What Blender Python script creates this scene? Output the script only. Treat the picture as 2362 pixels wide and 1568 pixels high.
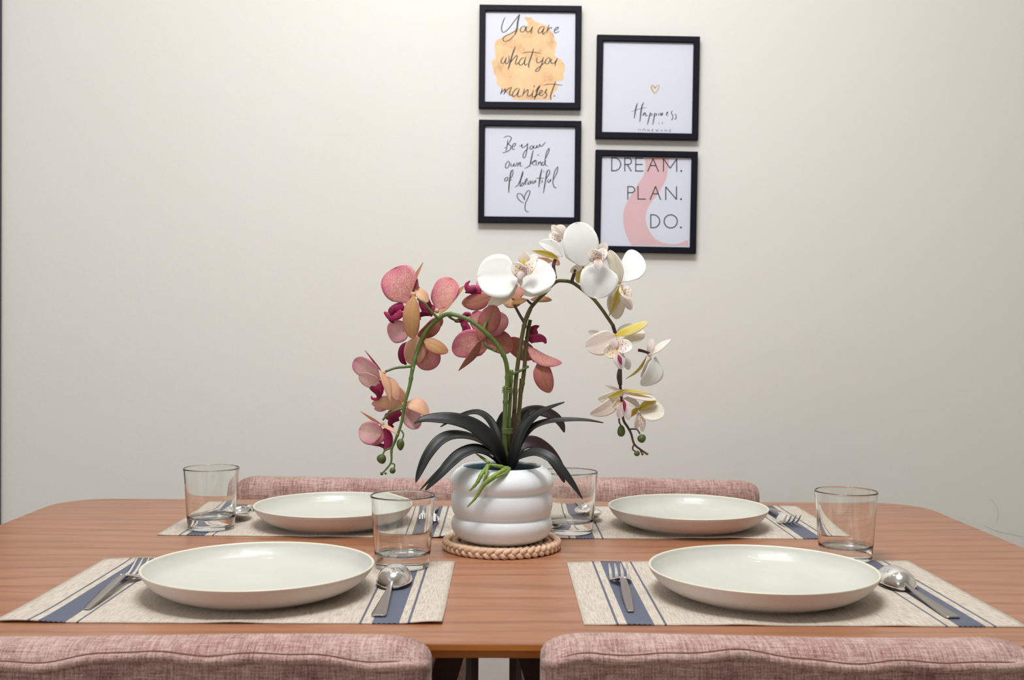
import bpy, bmesh, math, random
from mathutils import Vector, Matrix
random.seed(7)
for _o in list(bpy.data.objects):
    bpy.data.objects.remove(_o, do_unlink=True)
SC = bpy.context.scene
COL = SC.collection
V = Vector

# ------------------------------------------------------------------ camera
FPX = 2520.0
CAM = V((0, 0, 1.0485))
YAW, PITCH, ROLL = math.radians(.70), math.radians(.61), math.radians(.42)
_f = V((math.sin(YAW) * math.cos(PITCH), math.cos(YAW) * math.cos(PITCH), -math.sin(PITCH)))
_r0 = V((math.cos(YAW), -math.sin(YAW), 0)).normalized()
_u0 = _r0.cross(_f).normalized()
_r = (_r0 * math.cos(ROLL) + _u0 * math.sin(ROLL)).normalized()
_u = _r.cross(_f).normalized()
cd = bpy.data.cameras.new('camera')
cam = bpy.data.objects.new('camera', cd)
COL.objects.link(cam)
cam.matrix_world = Matrix(((_r.x, _u.x, -_f.x, CAM.x), (_r.y, _u.y, -_f.y, CAM.y), (_r.z, _u.z, -_f.z, CAM.z), (0, 0, 0, 1)))
cd.sensor_width = 36
cd.lens = FPX / 2362 * 36
cd.clip_start = .02
cd.dof.use_dof = True
cd.dof.focus_distance = 1.45
cd.dof.aperture_fstop = 10
SC.camera = cam


def ray(px, py):
    return _f + _r * ((px - 1181) / FPX) - _u * ((py - 784) / FPX)


def PY(px, py, y):            # photo point -> world point at depth y
    d = ray(px, py)
    return CAM + d * (y / d.y)


def PZ(px, py, z):            # photo point -> world point on a horizontal plane
    d = ray(px, py)
    return CAM + d * ((z - CAM.z) / d.z)


# ------------------------------------------------------------------ light and exposure
SC.view_settings.view_transform = 'Standard'
SC.view_settings.look = 'None'
SC.view_settings.gamma = 1
SC.view_settings.use_curve_mapping = False
SC.view_settings.exposure = -0.04
SC.cycles.max_bounces = 10
SC.cycles.diffuse_bounces = 4
SC.cycles.glossy_bounces = 4
SC.cycles.transmission_bounces = 10
SC.cycles.transparent_max_bounces = 8
SC.cycles.sample_clamp_indirect = 4
SC.cycles.use_denoising = True
W = bpy.data.worlds.new('world')
SC.world = W
W.use_nodes = True
W.node_tree.nodes['Background'].inputs[0].default_value = (.9, .95, 1, 1)
W.node_tree.nodes['Background'].inputs[1].default_value = .3


def area(name, loc, target, sx, sy, power, color):
    ld = bpy.data.lights.new(name, 'AREA')
    ld.shape = 'RECTANGLE'
    ld.size, ld.size_y, ld.energy, ld.color = sx, sy, power, color
    o = bpy.data.objects.new(name, ld)
    COL.objects.link(o)
    o.location = loc
    o.rotation_euler = (V(target) - V(loc)).to_track_quat('-Z', 'Y').to_euler()
    return o


area('ceiling_panel_light', (.1, 1.35, 2.66), (.1, 1.40, 0), .7, .4, 8, (.975, .985, .995))
area('ceiling_front_light', (-.08, .78, 2.62), (.05, 2.2, .9), .7, .4, 33, (.975, .985, .995))
area('window_light', (-2.0, -1.2, 1.9), (.2, 1.6, .95), 1.3, 1.2, 20, (.92, .96, 1))

for _k, (_x, _y) in enumerate(((-.55, 2.0), (.55, 2.0), (-.45, .95), (.5, .95))):
    area('downlight_%d' % _k, (_x, _y, 2.69), (_x, _y, 0), .09, .09, .9, (1, .98, .94))

# ------------------------------------------------------------------ helpers


def lin(c):
    return tuple(((x / 255) / 12.92 if x / 255 <= .04045 else (((x / 255) + .055) / 1.055) ** 2.4) for x in c) + (1,)


class NT:
    def __init__(s, name):
        s.m = bpy.data.materials.new(name)
        s.m.use_nodes = True
        s.t = s.m.node_tree
        s.b = s.t.nodes['Principled BSDF']

    def n(s, typ, **kw):
        x = s.t.nodes.new(typ)
        for k, v in kw.items():
            if k.startswith('i_'):
                x.inputs[k[2:].replace('_', ' ')].default_value = v
            else:
                setattr(x, k, v)
        return x

    def l(s, a, b):
        s.t.links.new(a, b)

    def ramp(s, fac, stops, interp='LINEAR'):
        r = s.n('ShaderNodeValToRGB')
        r.color_ramp.interpolation = interp
        e = r.color_ramp.elements
        while len(e) < len(stops):
            e.new(.5)
        for k, (p, c) in enumerate(stops):
            e[k].position = p
            e[k].color = c
        s.l(fac, r.inputs[0])
        return r.outputs[0]

    def mix(s, fac, a, b, mode='MIX'):
        x = s.n('ShaderNodeMixRGB', blend_type=mode)
        for i, v in enumerate((fac, a, b)):
            if isinstance(v, (int, float)):
                x.inputs[i].default_value = v
            elif isinstance(v, tuple):
                x.inputs[i].default_value = v
            else:
                s.l(v, x.inputs[i])
        return x.outputs[0]

    def math(s, op, a, b=0.0):
        x = s.n('ShaderNodeMath', operation=op)
        for i, v in enumerate((a, b)):
            if isinstance(v, (int, float)):
                x.inputs[i].default_value = v
            else:
                s.l(v, x.inputs[i])
        return x.outputs[0]

    def coord(s, kind='Object', scale=(1, 1, 1), rot=(0, 0, 0)):
        tc = s.n('ShaderNodeTexCoord')
        mp = s.n('ShaderNodeMapping')
        mp.inputs['Scale'].default_value = scale
        mp.inputs['Rotation'].default_value = rot
        s.l(tc.outputs[kind], mp.inputs[0])
        return mp.outputs[0]

    def noise(s, vec, scale, detail=2, rough=.5, dist=0):
        x = s.n('ShaderNodeTexNoise')
        x.inputs['Scale'].default_value = scale
        x.inputs['Detail'].default_value = detail
        x.inputs['Roughness'].default_value = rough
        x.inputs['Distortion'].default_value = dist
        s.l(vec, x.inputs['Vector'])
        return x.outputs[0]

    def bump(s, h, strength, dist=.001):
        b = s.n('ShaderNodeBump')
        b.inputs['Strength'].default_value = strength
        b.inputs['Distance'].default_value = dist
        s.l(h, b.inputs['Height'])
        s.l(b.outputs[0], s.b.inputs['Normal'])

    def base(s, c):
        if isinstance(c, tuple):
            s.b.inputs['Base Color'].default_value = c
        else:
            s.l(c, s.b.inputs['Base Color'])

    def p(s, **kw):
        for k, v in kw.items():
            s.b.inputs[k.replace('_', ' ')].default_value = v
        return s


MATS = {}


def simple(name, rgb, rough=.5, var=.0, vscale=30, bump=0, metallic=0, **kw):
    a = NT(name)
    c = lin(rgb)
    if var:
        v = a.noise(a.coord(), vscale, 4)
        a.base(a.mix(v, tuple(x * (1 - var) for x in c[:3]) + (1,), tuple(min(1, x * (1 + var)) for x in c[:3]) + (1,)))
        if bump:
            a.bump(v, bump)
    else:
        a.base(c)
    a.p(Roughness=rough, Metallic=metallic, **kw)
    MATS[name] = a.m
    return a.m


# wall paint
a = NT('wall_paint')
co = a.coord()
n1 = a.noise(co, 1.6, 5, .6)
n2 = a.noise(co, 90, 3, .6)
a.base(a.mix(n1, lin((229, 226, 219)), lin((234, 232, 226))))
a.p(Roughness=.62)
a.bump(a.math('ADD', a.math('MULTIPLY', n2, .35), n1), .25, .004)
MATS['wall'] = a.m
simple('ceiling_paint', (240, 240, 236), .8, .01)
a = NT('floor_tile')
br = a.n('ShaderNodeTexBrick')
br.offset = 0
for k, v in (('Scale', 1.0), ('Mortar Size', .004), ('Brick Width', .6), ('Row Height', .6)):
    br.inputs[k].default_value = v
br.inputs['Color1'].default_value = lin((196, 184, 168))
br.inputs['Color2'].default_value = lin((190, 178, 162))
br.inputs['Mortar'].default_value = lin((140, 130, 118))
a.l(a.coord(), br.inputs['Vector'])
a.base(br.outputs[0])
a.p(Roughness=.3)
MATS['floor'] = a.m
simple('dark_trim', (52, 42, 58), .45, .05)

# table wood: grain along x
def wood(name, c_dark, c_mid, c_light, rough, strength=1.0):
    a = NT(name)
    co = a.coord(scale=(1.0, 9.0, 9.0))
    warp = a.noise(a.coord(scale=(1.3, 3.0, 3.0)), 1.7, 2)
    g1 = a.noise(co, 6.5, 6, .62, 1.2)
    wv = a.n('ShaderNodeTexWave', wave_type='BANDS', bands_direction='Y')
    wv.inputs['Scale'].default_value = 5.0
    wv.inputs['Distortion'].default_value = 14.0
    wv.inputs['Detail'].default_value = 2.0
    wv.inputs['Detail Scale'].default_value = .55
    a.l(a.coord(scale=(.30, 1.5, 1.5)), wv.inputs['Vector'])
    fine = a.noise(a.coord(scale=(2.0, 75.0, 75.0)), 7, 3, .7)
    base = a.ramp(g1, [(.22, lin(c_dark)), (.46, lin(c_mid)), (.80, lin(c_light))])
    lines = a.ramp(wv.outputs[1], [(.0, (.72, .66, .62, 1)), (.10, (.90, .87, .85, 1)), (.3, (1, 1, 1, 1))])
    c = a.mix(.75 * strength, base, lines, 'MULTIPLY')
    f2 = a.ramp(fine, [(.33, (.86, .84, .82, 1)), (.52, (1, 1, 1, 1))])
    c = a.mix(.65 * strength, c, f2, 'MULTIPLY')
    big = a.ramp(warp, [(.3, (.93, .92, .91, 1)), (.7, (1, 1, 1, 1))])
    c = a.mix(.8, c, big, 'MULTIPLY')
    a.base(c)
    a.p(Roughness=rough, Coat_Weight=.15, Coat_Roughness=.25)
    a.bump(fine, .15, .0006)
    MATS[name] = a.m


wood('table_wood', (140, 90, 62), (171, 116, 84), (186, 133, 101), .38)
wood('table_edge_wood', (196, 112, 40), (222, 134, 54), (232, 150, 72), .4, .6)
wood('dark_wood', (42, 14, 10), (60, 22, 15), (78, 32, 22), .4, .6)

# chair fabric
def fabric():
    a = NT('chair_fabric')
    na = a.noise(a.coord(scale=(45, 800, 800)), 1, 3, .65)
    nb = a.noise(a.coord(scale=(800, 45, 45)), 1, 3, .65)
    nc = a.noise(a.coord(), 700, 2, .6)
    big = a.noise(a.coord(scale=(1, 1, 2)), 14, 3)
    s = a.math('ADD', a.math('MULTIPLY', na, .5), a.math('MULTIPLY', nb, .5))
    s = a.math('ADD', a.math('MULTIPLY', s, .75), a.math('MULTIPLY', nc, .25))
    s = a.math('ADD', s, a.math('MULTIPLY', a.math('SUBTRACT', big, .5), .22))
    a.base(a.ramp(s, [(.36, lin((100, 62, 56))), (.47, lin((162, 122, 113))), (.57, lin((202, 170, 161))), (.68, lin((222, 198, 190)))]))
    a.p(Roughness=.92, Sheen_Weight=.25, Sheen_Roughness=.5)
    a.bump(s, .8, .0012)
    MATS['fabric'] = a.m


fabric()
simple('seam_thread', (120, 84, 76), .9)

# placemat: UV in metres (u across the mat, v towards the back)
def placemat():
    a = NT('placemat_weave')
    tc = a.n('ShaderNodeUVMap')
    sep = a.n('ShaderNodeSeparateXYZ')
    a.l(tc.outputs[0], sep.inputs[0])
    u, v = sep.outputs[0], sep.outputs[1]
    d = a.math('MINIMUM', u, a.math('SUBTRACT', .45, u))      # distance from the nearer short end

    def band(lo, hi):
        return a.math('MULTIPLY', a.math('GREATER_THAN', d, lo), a.math('LESS_THAN', d, hi))
    stripes = a.math('ADD', band(.0325, .0352), a.math('ADD', band(.0435, .0710), band(.0815, .0840)))
    mp = a.n('ShaderNodeMapping')
    mp.inputs['Scale'].default_value = (900, 40, 1)
    a.l(tc.outputs[0], mp.inputs[0])
    warp = a.noise(mp.outputs[0], 1, 3, .6)
    mp2 = a.n('ShaderNodeMapping')
    mp2.inputs['Scale'].default_value = (60, 700, 1)
    a.l(tc.outputs[0], mp2.inputs[0])
    weft = a.noise(mp2.outputs[0], 1, 2, .6)
    # over-under weave, threads of 1.5 mm
    su = a.math('SINE', a.math('MULTIPLY', u, 2 * math.pi / .0024))
    sv = a.math('SINE', a.math('MULTIPLY', v, 2 * math.pi / .0030))
    chk = a.math('ADD', a.math('MULTIPLY', a.math('MULTIPLY', su, sv), .5), .5)
    w = a.math('ADD', a.math('MULTIPLY', warp, .6), a.math('MULTIPLY', weft, .4))
    light = a.ramp(w, [(.36, lin((170, 152, 136))), (.48, lin((207, 195, 180))), (.62, lin((226, 217, 204)))])
    light = a.mix(a.math('MULTIPLY', chk, .16), light, lin((168, 146, 130)))
    sv2 = a.math('ADD', a.math('MULTIPLY', a.math('SINE', a.math('ADD', a.math('MULTIPLY', v, 2 * math.pi / .0034), a.math('MULTIPLY', u, 1200))), .5), .5)
    navy = a.mix(a.math('MULTIPLY', sv2, .60), lin((52, 58, 82)), lin((146, 152, 168)))
    a.base(a.mix(stripes, light, navy))
    a.p(Roughness=.6)
    a.bump(a.math('ADD', a.math('MULTIPLY', chk, .5), w), .6, .0008)
    MATS['placemat'] = a.m


placemat()

# plate
a = NT('plate_glaze')
n1 = a.noise(a.coord(scale=(14, 60, 14)), 1, 3, .6, .5)
n2 = a.noise(a.coord(), 260, 2)
a.base(a.mix(n1, lin((199, 200, 190)), lin((209, 210, 201))))
a.p(Roughness=.38, Coat_Weight=.24, Coat_Roughness=.05)
a.bump(n1, .35, .0009)
MATS['glaze'] = a.m
a = NT('plate_body')
n2 = a.noise(a.coord(), 400, 2)
a.base(a.mix(n2, lin((208, 196, 186)), lin((220, 210, 202))))
a.p(Roughness=.5)
MATS['plate_body'] = a.m
simple('plate_rim', (226, 218, 200), .4)

# glass
a = NT('clear_glass')
a.base((.985, .995, .985, 1))
a.p(Roughness=0.0, Transmission_Weight=1.0, IOR=1.5)
MATS['glass'] = a.m
# steel
a = NT('polished_steel')
a.base((.90, .89, .88, 1))
a.p(Roughness=.14, Metallic=1.0)
MATS['steel'] = a.m
a = NT('brushed_steel')
n1 = a.noise(a.coord(scale=(500, 20, 500)), 1, 2)
a.base((.42, .40, .38, 1))
a.p(Roughness=.33, Metallic=1.0)
a.bump(n1, .1, .0003)
MATS['brushed'] = a.m
# coaster
a = NT('braided_straw')
n1 = a.noise(a.coord(scale=(1, 1, 1)), 300, 4, .7)
n2 = a.noise(a.coord(), 60, 2)
a.base(a.ramp(a.math('ADD', a.math('MULTIPLY', n1, .6), a.math('MULTIPLY', n2, .4)), [(.3, lin((190, 146, 112))), (.5, lin((226, 190, 160))), (.7, lin((238, 212, 188)))]))
a.p(Roughness=.7)
a.bump(n1, .7, .001)
MATS['straw'] = a.m
# pot
a = NT('pot_ceramic')
n1 = a.noise(a.coord(), 35, 5, .6)
n2 = a.noise(a.coord(), 500, 3, .6)
a.base(a.mix(n1, lin((232, 236, 239)), lin((238, 242, 245))))
a.p(Roughness=.55)
a.bump(a.math('ADD', n2, n1), .15, .0008)
MATS['pot'] = a.m
simple('pot_shade_liner', (44, 74, 84), .45, .1)  # dark teal puts the leaf shade inside the white pot into the colour
simple('potting_moss', (20, 24, 22), .9, .4, 200, .8)
# frames
simple('frame_black', (14, 14, 28), .55, .08, 40)
MATS['frame_black'].node_tree.nodes['Principled BSDF'].inputs['Specular IOR Level'].default_value = .18
def printed(name, fn):
    a = NT(name)
    c = fn(a)
    a.base(c)
    a.p(Roughness=.45, Coat_Weight=.55, Coat_Roughness=.08)
    a.bump(a.noise(a.coord('Object'), 26, 3, .5), .12, .004)
    MATS[name] = a.m
printed('print_paper', lambda a: lin((219, 222, 236)))
printed('watercolour_orange', lambda a: a.ramp(a.noise(a.coord(), 28, 5, .65), [(.3, lin((204, 150, 104))), (.45, lin((236, 190, 138))), (.65, lin((244, 204, 154)))]))
printed('print_pink', lambda a: a.mix(a.noise(a.coord(), 30, 3), lin((218, 180, 186)), lin((226, 188, 192))))
simple('ink_dark', (50, 50, 54), .5)
simple('ink_grey', (78, 76, 84), .5)
simple('ink_faint', (128, 128, 138), .5)
simple('ink_gold', (206, 168, 128), .5)
simple('wall_scuff', (188, 184, 174), .8)


# petals: UV u = across -1..1 mapped 0..1, v = along 0..1
def petal_mat(name, base, edge, centre, vein, veinamt, ribc=None, spec=.4, basec=None, basev=.25, transl=.25, speck=None):
    a = NT(name)
    uv = a.n('ShaderNodeUVMap')
    sep = a.n('ShaderNodeSeparateXYZ')
    a.l(uv.outputs[0], sep.inputs[0])
    au = a.math('ABSOLUTE', a.math('SUBTRACT', a.math('MULTIPLY', sep.outputs[0], 2), 1))
    e = a.math('MAXIMUM', au, a.math('SUBTRACT', a.math('MULTIPLY', a.math('POWER', sep.outputs[1], 3), 1.0), .0))
    c = a.mix(a.ramp(e, [(.35, (0, 0, 0, 1)), (.95, (1, 1, 1, 1))]), lin(base), lin(edge))
    big = a.noise(a.coord(), 45, 3)
    c = a.mix(a.ramp(big, [(.42, (0, 0, 0, 1)), (.66, (.7, .7, .7, 1))]), c, lin(centre))
    vo = a.n('ShaderNodeTexVoronoi', feature='DISTANCE_TO_EDGE')
    mp = a.n('ShaderNodeMapping')
    mp.inputs['Scale'].default_value = (20, 17, 1)
    a.l(uv.outputs[0], mp.inputs[0])
    a.l(mp.outputs[0], vo.inputs['Vector'])
    vo.inputs['Scale'].default_value = 1
    vf = a.ramp(vo.outputs[0], [(.02, (1, 1, 1, 1)), (.22, (0, 0, 0, 1))])
    c = a.mix(a.math('MULTIPLY', vf, veinamt), c, lin(vein))
    if ribc:
        c = a.mix(a.ramp(au, [(.0, (.8, .8, .8, 1)), (.16, (0, 0, 0, 1))]), c, lin(ribc))
    if basec:
        c = a.mix(a.ramp(a.math('ADD', sep.outputs[1], a.math('MULTIPLY', au, .25)), [(basev * .5, (1, 1, 1, 1)), (basev * 1.6, (0, 0, 0, 1))]), c, lin(basec))
    if speck:
        v2 = a.n('ShaderNodeTexVoronoi', feature='F1')
        mp2 = a.n('ShaderNodeMapping')
        mp2.inputs['Scale'].default_value = (15, 13, 1)
        a.l(uv.outputs[0], mp2.inputs[0])
        a.l(mp2.outputs[0], v2.inputs['Vector'])
        v2.inputs['Scale'].default_value = 1
        dotf = a.math('LESS_THAN', v2.outputs['Distance'], .42)
        dotf = a.math('MULTIPLY', dotf, a.math('LESS_THAN', a.math('ADD', sep.outputs[1], a.math('MULTIPLY', au, .35)), .80))
        c = a.mix(a.math('MULTIPLY', dotf, .85), c, lin(speck))
    a.base(c)
    a.p(Roughness=.5)
    a.b.inputs['Specular IOR Level'].default_value = spec
    tr = a.n('ShaderNodeBsdfTranslucent')
    a.l(c, tr.inputs[0])
    mx = a.n('ShaderNodeMixShader')
    mx.inputs[0].default_value = transl
    a.l(a.b.outputs[0], mx.inputs[1])
    a.l(tr.outputs[0], mx.inputs[2])
    out = a.t.nodes['Material Output']
    a.l(mx.outputs[0], out.inputs[0])
    a.bump(vo.outputs[0], .25, .0006)
    MATS[name] = a.m


petal_mat('petal_pink', (230, 172, 160), (212, 112, 140), (230, 184, 152), (192, 84, 114), .6, transl=.12)
petal_mat('petal_pale_pink', (240, 200, 194), (226, 150, 176), (242, 214, 190), (206, 112, 144), .4, transl=.12)
petal_mat('sepal_tan', (198, 150, 104), (190, 122, 98), (204, 162, 100), (178, 112, 88), .3, (192, 160, 90), transl=.12)
petal_mat('sepal_rose', (196, 130, 112), (192, 98, 108), (198, 142, 108), (172, 86, 92), .4, (172, 122, 76), transl=.12)
petal_mat('petal_peach', (236, 190, 152), (230, 164, 152), (240, 200, 156), (214, 144, 124), .2, transl=.15)
petal_mat('lip_magenta', (190, 58, 112), (120, 12, 58), (160, 30, 86), (112, 8, 54), .2)
petal_mat('lip_dark', (132, 18, 66), (98, 8, 48), (150, 30, 80), (96, 6, 46), .3)
petal_mat('petal_white', (240, 241, 238), (242, 243, 240), (238, 239, 234), (234, 230, 224), .05, None, .4, (246, 236, 224), .08, .05)
petal_mat('petal_cream', (240, 233, 214), (243, 238, 226), (238, 228, 206), (230, 216, 198), .15, None, .4, (236, 222, 130), .14, .12)
petal_mat('petal_blush', (238, 226, 214), (241, 232, 222), (238, 220, 206), (232, 206, 196), .15, None, .4, (240, 210, 206), .18, .12)
petal_mat('sepal_yellow', (226, 206, 84), (236, 226, 184), (226, 208, 120), (214, 190, 90), .1, (222, 196, 20), .4, (214, 190, 20), .35, .3)
petal_mat('lip_speckled', (250, 240, 228), (252, 246, 240), (246, 228, 160), (250, 236, 226), .1, None, .4, None, .2, .08, speck=(176, 40, 110))
petal_mat('lip_white', (246, 240, 236), (248, 244, 240), (240, 224, 220), (214, 150, 170), .2, None, .4, (226, 190, 120), .3, .2)
a = NT('leaf_dark')
uv = a.n('ShaderNodeUVMap')
sep = a.n('ShaderNodeSeparateXYZ')
a.l(uv.outputs[0], sep.inputs[0])
n1 = a.noise(a.coord(), 40, 3)
au = a.math('ABSOLUTE', a.math('SUBTRACT', sep.outputs[0], .5))
c = a.mix(n1, lin((12, 15, 15)), lin((33, 37, 36)))
c = a.mix(a.ramp(au, [(.0, (.7, .7, .7, 1)), (.05, (0, 0, 0, 1))]), c, lin((24, 20, 24)))
geo = a.n('ShaderNodeNewGeometry')
c = a.mix(geo.outputs['Backfacing'], c, lin((54, 40, 40)))
a.base(c)
a.p(Roughness=.48)
a.bump(n1, .2, .001)
MATS['leaf'] = a.m
simple('leaf_underside', (50, 34, 34), .45, .2, 60, .2)
simple('stem_green', (92, 112, 54), .5, .25, 60, .3)
simple('stem_olive', (88, 84, 42), .5, .3, 60, .3)
simple('stem_brown', (78, 52, 44), .5, .3, 60, .3)
simple('root_green', (124, 146, 62), .5, .2, 80, .2)
simple('bud_green', (78, 92, 42), .5, .2, 120, .3)

# ------------------------------------------------------------------ mesh helpers


def link(name, me, mats, parent=None, smooth=True):
    o = bpy.data.objects.new(name, me)
    COL.objects.link(o)
    if not isinstance(mats, (list, tuple)):
        mats = [mats]
    for m in mats:
        me.materials.append(MATS.get(m) or bpy.data.materials[m])
    if smooth:
        me.polygons.foreach_set('use_smooth', [True] * len(me.polygons))
    if parent is not None:
        o.parent = parent
        o.matrix_parent_inverse = Matrix.Identity(4)
        if parent.parent is not None:
            pw = Matrix.Translation(parent.parent.location) @ parent.parent.rotation_euler.to_matrix().to_4x4()
            pw = pw @ Matrix.Translation(parent.location) @ parent.rotation_euler.to_matrix().to_4x4()
        else:
            pw = Matrix.Translation(parent.location) @ parent.rotation_euler.to_matrix().to_4x4()
    return o


def mesh(name, verts, faces, mats, parent=None, smooth=True, uvs=None, fm=None):
    me = bpy.data.meshes.new(name)
    me.from_pydata([tuple(v) for v in verts], [], faces)
    if uvs:
        uvl = me.uv_layers.new(name='UVMap')
        for lp in me.loops:
            uvl.data[lp.index].uv = uvs[lp.vertex_index]
    if fm:
        me.polygons.foreach_set('material_index', fm)
    me.update()
    return link(name, me, mats, parent, smooth)


def thing(name, loc, label, cat, group=None, rz=0):
    o = bpy.data.objects.new(name, None)
    COL.objects.link(o)
    o.empty_display_size = .03
    o.location = loc
    o.rotation_euler = (0, 0, rz)
    o['label'] = label
    o['category'] = cat
    if group:
        o['group'] = group
    return o


def copy_tree(src, name=None, parent=None):
    c = src.copy()
    COL.objects.link(c)
    if parent is not None:
        c.parent = parent
    for ch in [x for x in bpy.data.objects if x.parent == src]:
        copy_tree(ch, None, c)
    return c


def crom(pts, n):
    """Catmull-Rom through pts (Vectors or tuples of any length), n samples per span"""
    P = [tuple(p) for p in pts]
    if len(P) < 3:
        out = []
        for i in range(n + 1):
            t = i / n
            out.append(tuple(a + (b - a) * t for a, b in zip(P[0], P[-1])))
        return out
    Q = [tuple(2 * a - b for a, b in zip(P[0], P[1]))] + P + [tuple(2 * a - b for a, b in zip(P[-1], P[-2]))]
    out = []
    for i in range(1, len(Q) - 2):
        for k in range(n):
            t = k / n
            t2, t3 = t * t, t * t * t
            out.append(tuple(.5 * (2 * b + (c - a) * t + (2 * a - 5 * b + 4 * c - d) * t2 + (3 * b - a - 3 * c + d) * t3)
                             for a, b, c, d in zip(Q[i - 1], Q[i], Q[i + 1], Q[i + 2])))
    out.append(P[-1])
    return out


def lathe(profile, n=64, cap0=False, cap1=False):
    """profile: [(r,z)] bottom..; returns verts, faces"""
    vs, fs = [], []
    for r, z in profile:
        for k in range(n):
            t = 2 * math.pi * k / n
            vs.append((r * math.cos(t), r * math.sin(t), z))
    m = len(profile)
    for i in range(m - 1):
        for k in range(n):
            k2 = (k + 1) % n
            fs.append((i * n + k, i * n + k2, (i + 1) * n + k2, (i + 1) * n + k))
    if cap0:
        fs.append(tuple(range(n))[::-1])
    if cap1:
        fs.append(tuple(range((m - 1) * n, m * n)))
    return vs, fs


def tube(pts, rads, seg=8, flat=1.0, up=V((0, 0, 1)), caps=True):
    pts = [V(p) for p in pts]
    n = len(pts)
    if not isinstance(rads, (list, tuple)):
        rads = [rads] * n
    vs, fs = [], []
    prev = None
    for i, p in enumerate(pts):
        t = (pts[min(i + 1, n - 1)] - pts[max(i - 1, 0)])
        if t.length < 1e-9:
            t = V((0, 0, 1))
        t.normalize()
        s = t.cross(up) if prev is None else (prev - t * prev.dot(t))
        if s.length < 1e-4:
            s = t.cross(V((1, 0, 0)))
        s.normalize()
        prev = s
        b = t.cross(s)
        for k in range(seg):
            an = 2 * math.pi * k / seg
            vs.append(p + s * (math.cos(an) * rads[i]) + b * (math.sin(an) * rads[i] * flat))
    for i in range(n - 1):
        for k in range(seg):
            k2 = (k + 1) % seg
            fs.append((i * seg + k, i * seg + k2, (i + 1) * seg + k2, (i + 1) * seg + k))
    if caps:
        fs.append(tuple(range(seg))[::-1])
        fs.append(tuple(range((n - 1) * seg, n * seg)))
    return vs, fs


def join(parts):
    vs, fs = [], []
    for v, f in parts:
        o = len(vs)
        vs += list(v)
        fs += [tuple(i + o for i in q) for q in f]
    return vs, fs


def boxmesh(x0, x1, y0, y1, z0, z1, bevel=0, seg=2):
    bm = bmesh.new()
    bmesh.ops.create_cube(bm, size=1)
    for v in bm.verts:
        v.co = V(((x0 + x1) / 2 + v.co.x * (x1 - x0), (y0 + y1) / 2 + v.co.y * (y1 - y0), (z0 + z1) / 2 + v.co.z * (z1 - z0)))
    if bevel:
        bmesh.ops.bevel(bm, geom=bm.edges[:], offset=bevel, segments=seg, affect='EDGES', profile=.5)
    me = bpy.data.meshes.new('box')
    bm.to_mesh(me)
    bm.free()
    return me


def box(name, ext, mats, parent=None, bevel=0, smooth=False):
    me = boxmesh(*ext, bevel=bevel)
    me.name = name
    return link(name, me, mats, parent, smooth)


def structure(o):
    o['kind'] = 'structure'
    return o


# ------------------------------------------------------------------ setting
WY = 2.456
TZ = .75
XL = PY(4, 760, WY).x
structure(box('floor', (-2.6, 2.6, -2.6, WY + .1, -.06, 0), 'floor'))
structure(box('ceiling', (-2.6, 2.6, -2.6, WY + .1, 2.7, 2.76), 'ceiling_paint'))
wb = structure(box('wall_back', (-2.6, 2.6, WY, WY + .1, 0, 2.7), 'wall'))
structure(box('wall_left', (-2.6, -2.5, -2.6, WY, 0, 2.7), 'wall'))
structure(box('wall_right', (2.5, 2.6, -2.6, WY, 0, 2.7), 'wall'))
structure(box('wall_front', (-2.5, 2.5, -2.6, -2.5, 0, 2.7), 'wall'))
structure(box('baseboard_back', (-1.0, 2.5, WY - .012, WY, 0, .08), 'ceiling_paint', bevel=.002))
# dark door casing at the left end of the wall
cs = box('trim_1', (XL - .085, XL, WY - .012, WY, 0, 2.12), 'dark_trim', bevel=.002)
structure(cs)
mesh('casing_groove', [(XL - .05, WY - .0125, .02), (XL - .045, WY - .0125, .02), (XL - .045, WY - .0125, 2.1), (XL - .05, WY - .0125, 2.1),
                       (XL - .05, WY - .011, .02), (XL - .045, WY - .011, .02), (XL - .045, WY - .011, 2.1), (XL - .05, WY - .011, 2.1)],
     [(0, 1, 2, 3), (4, 7, 6, 5), (0, 4, 5, 1), (2, 6, 7, 3), (1, 5, 6, 2), (0, 3, 7, 4)], 'ink_dark', cs, False)
dr = structure(box('door_1', (XL - .95, XL - .085, WY - .008, WY - .0005, 0, 2.04), 'dark_trim', bevel=.002))

# ------------------------------------------------------------------ table
table = thing('dining_table', (0, 0, 0), 'long light brown wooden dining table with rounded corners, set for four', 'table')
X0, X1, Y0, Y1, RC = -.742, .728, 1.030, 1.889, .085


def rrect(x0, x1, y0, y1, r, n=10, xinset=0):
    out = []
    for cx, cy, a0 in ((x1 - r, y0 + r, -90), (x1 - r, y1 - r, 0), (x0 + r, y1 - r, 90), (x0 + r, y0 + r, 180)):
        for k in range(n + 1):
            t = math.radians(a0 + 90 * k / n)
            out.append((cx + r * math.cos(t), cy + r * math.sin(t)))
    return out


levels = [(0.0006, TZ), (0, TZ - .0008), (0, TZ - .0062), (.0015, TZ - .0072), (.014, TZ - .0175), (.016, TZ - .018)]
vs, fs, fm = [], [], []
N = 44
for ins, z in levels:
    for x, y in rrect(X0 + ins, X1 - ins, Y0 + ins, Y1 - ins, RC - ins):
        vs.append((x, y, z))
for i in range(len(levels) - 1):
    for k in range(N):
        k2 = (k + 1) % N
        fs.append((i * N + k, (i + 1) * N + k, (i + 1) * N + k2, i * N + k2))
        fm.append(0 if i == 0 else 1)
fs.append(tuple(range(N)))
fm.append(0)
fs.append(tuple(range((len(levels) - 1) * N, len(levels) * N))[::-1])
fm.append(1)
mesh('tabletop', vs, fs, ['table_wood', 'table_edge_wood'], table, False, None, fm)
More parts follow.
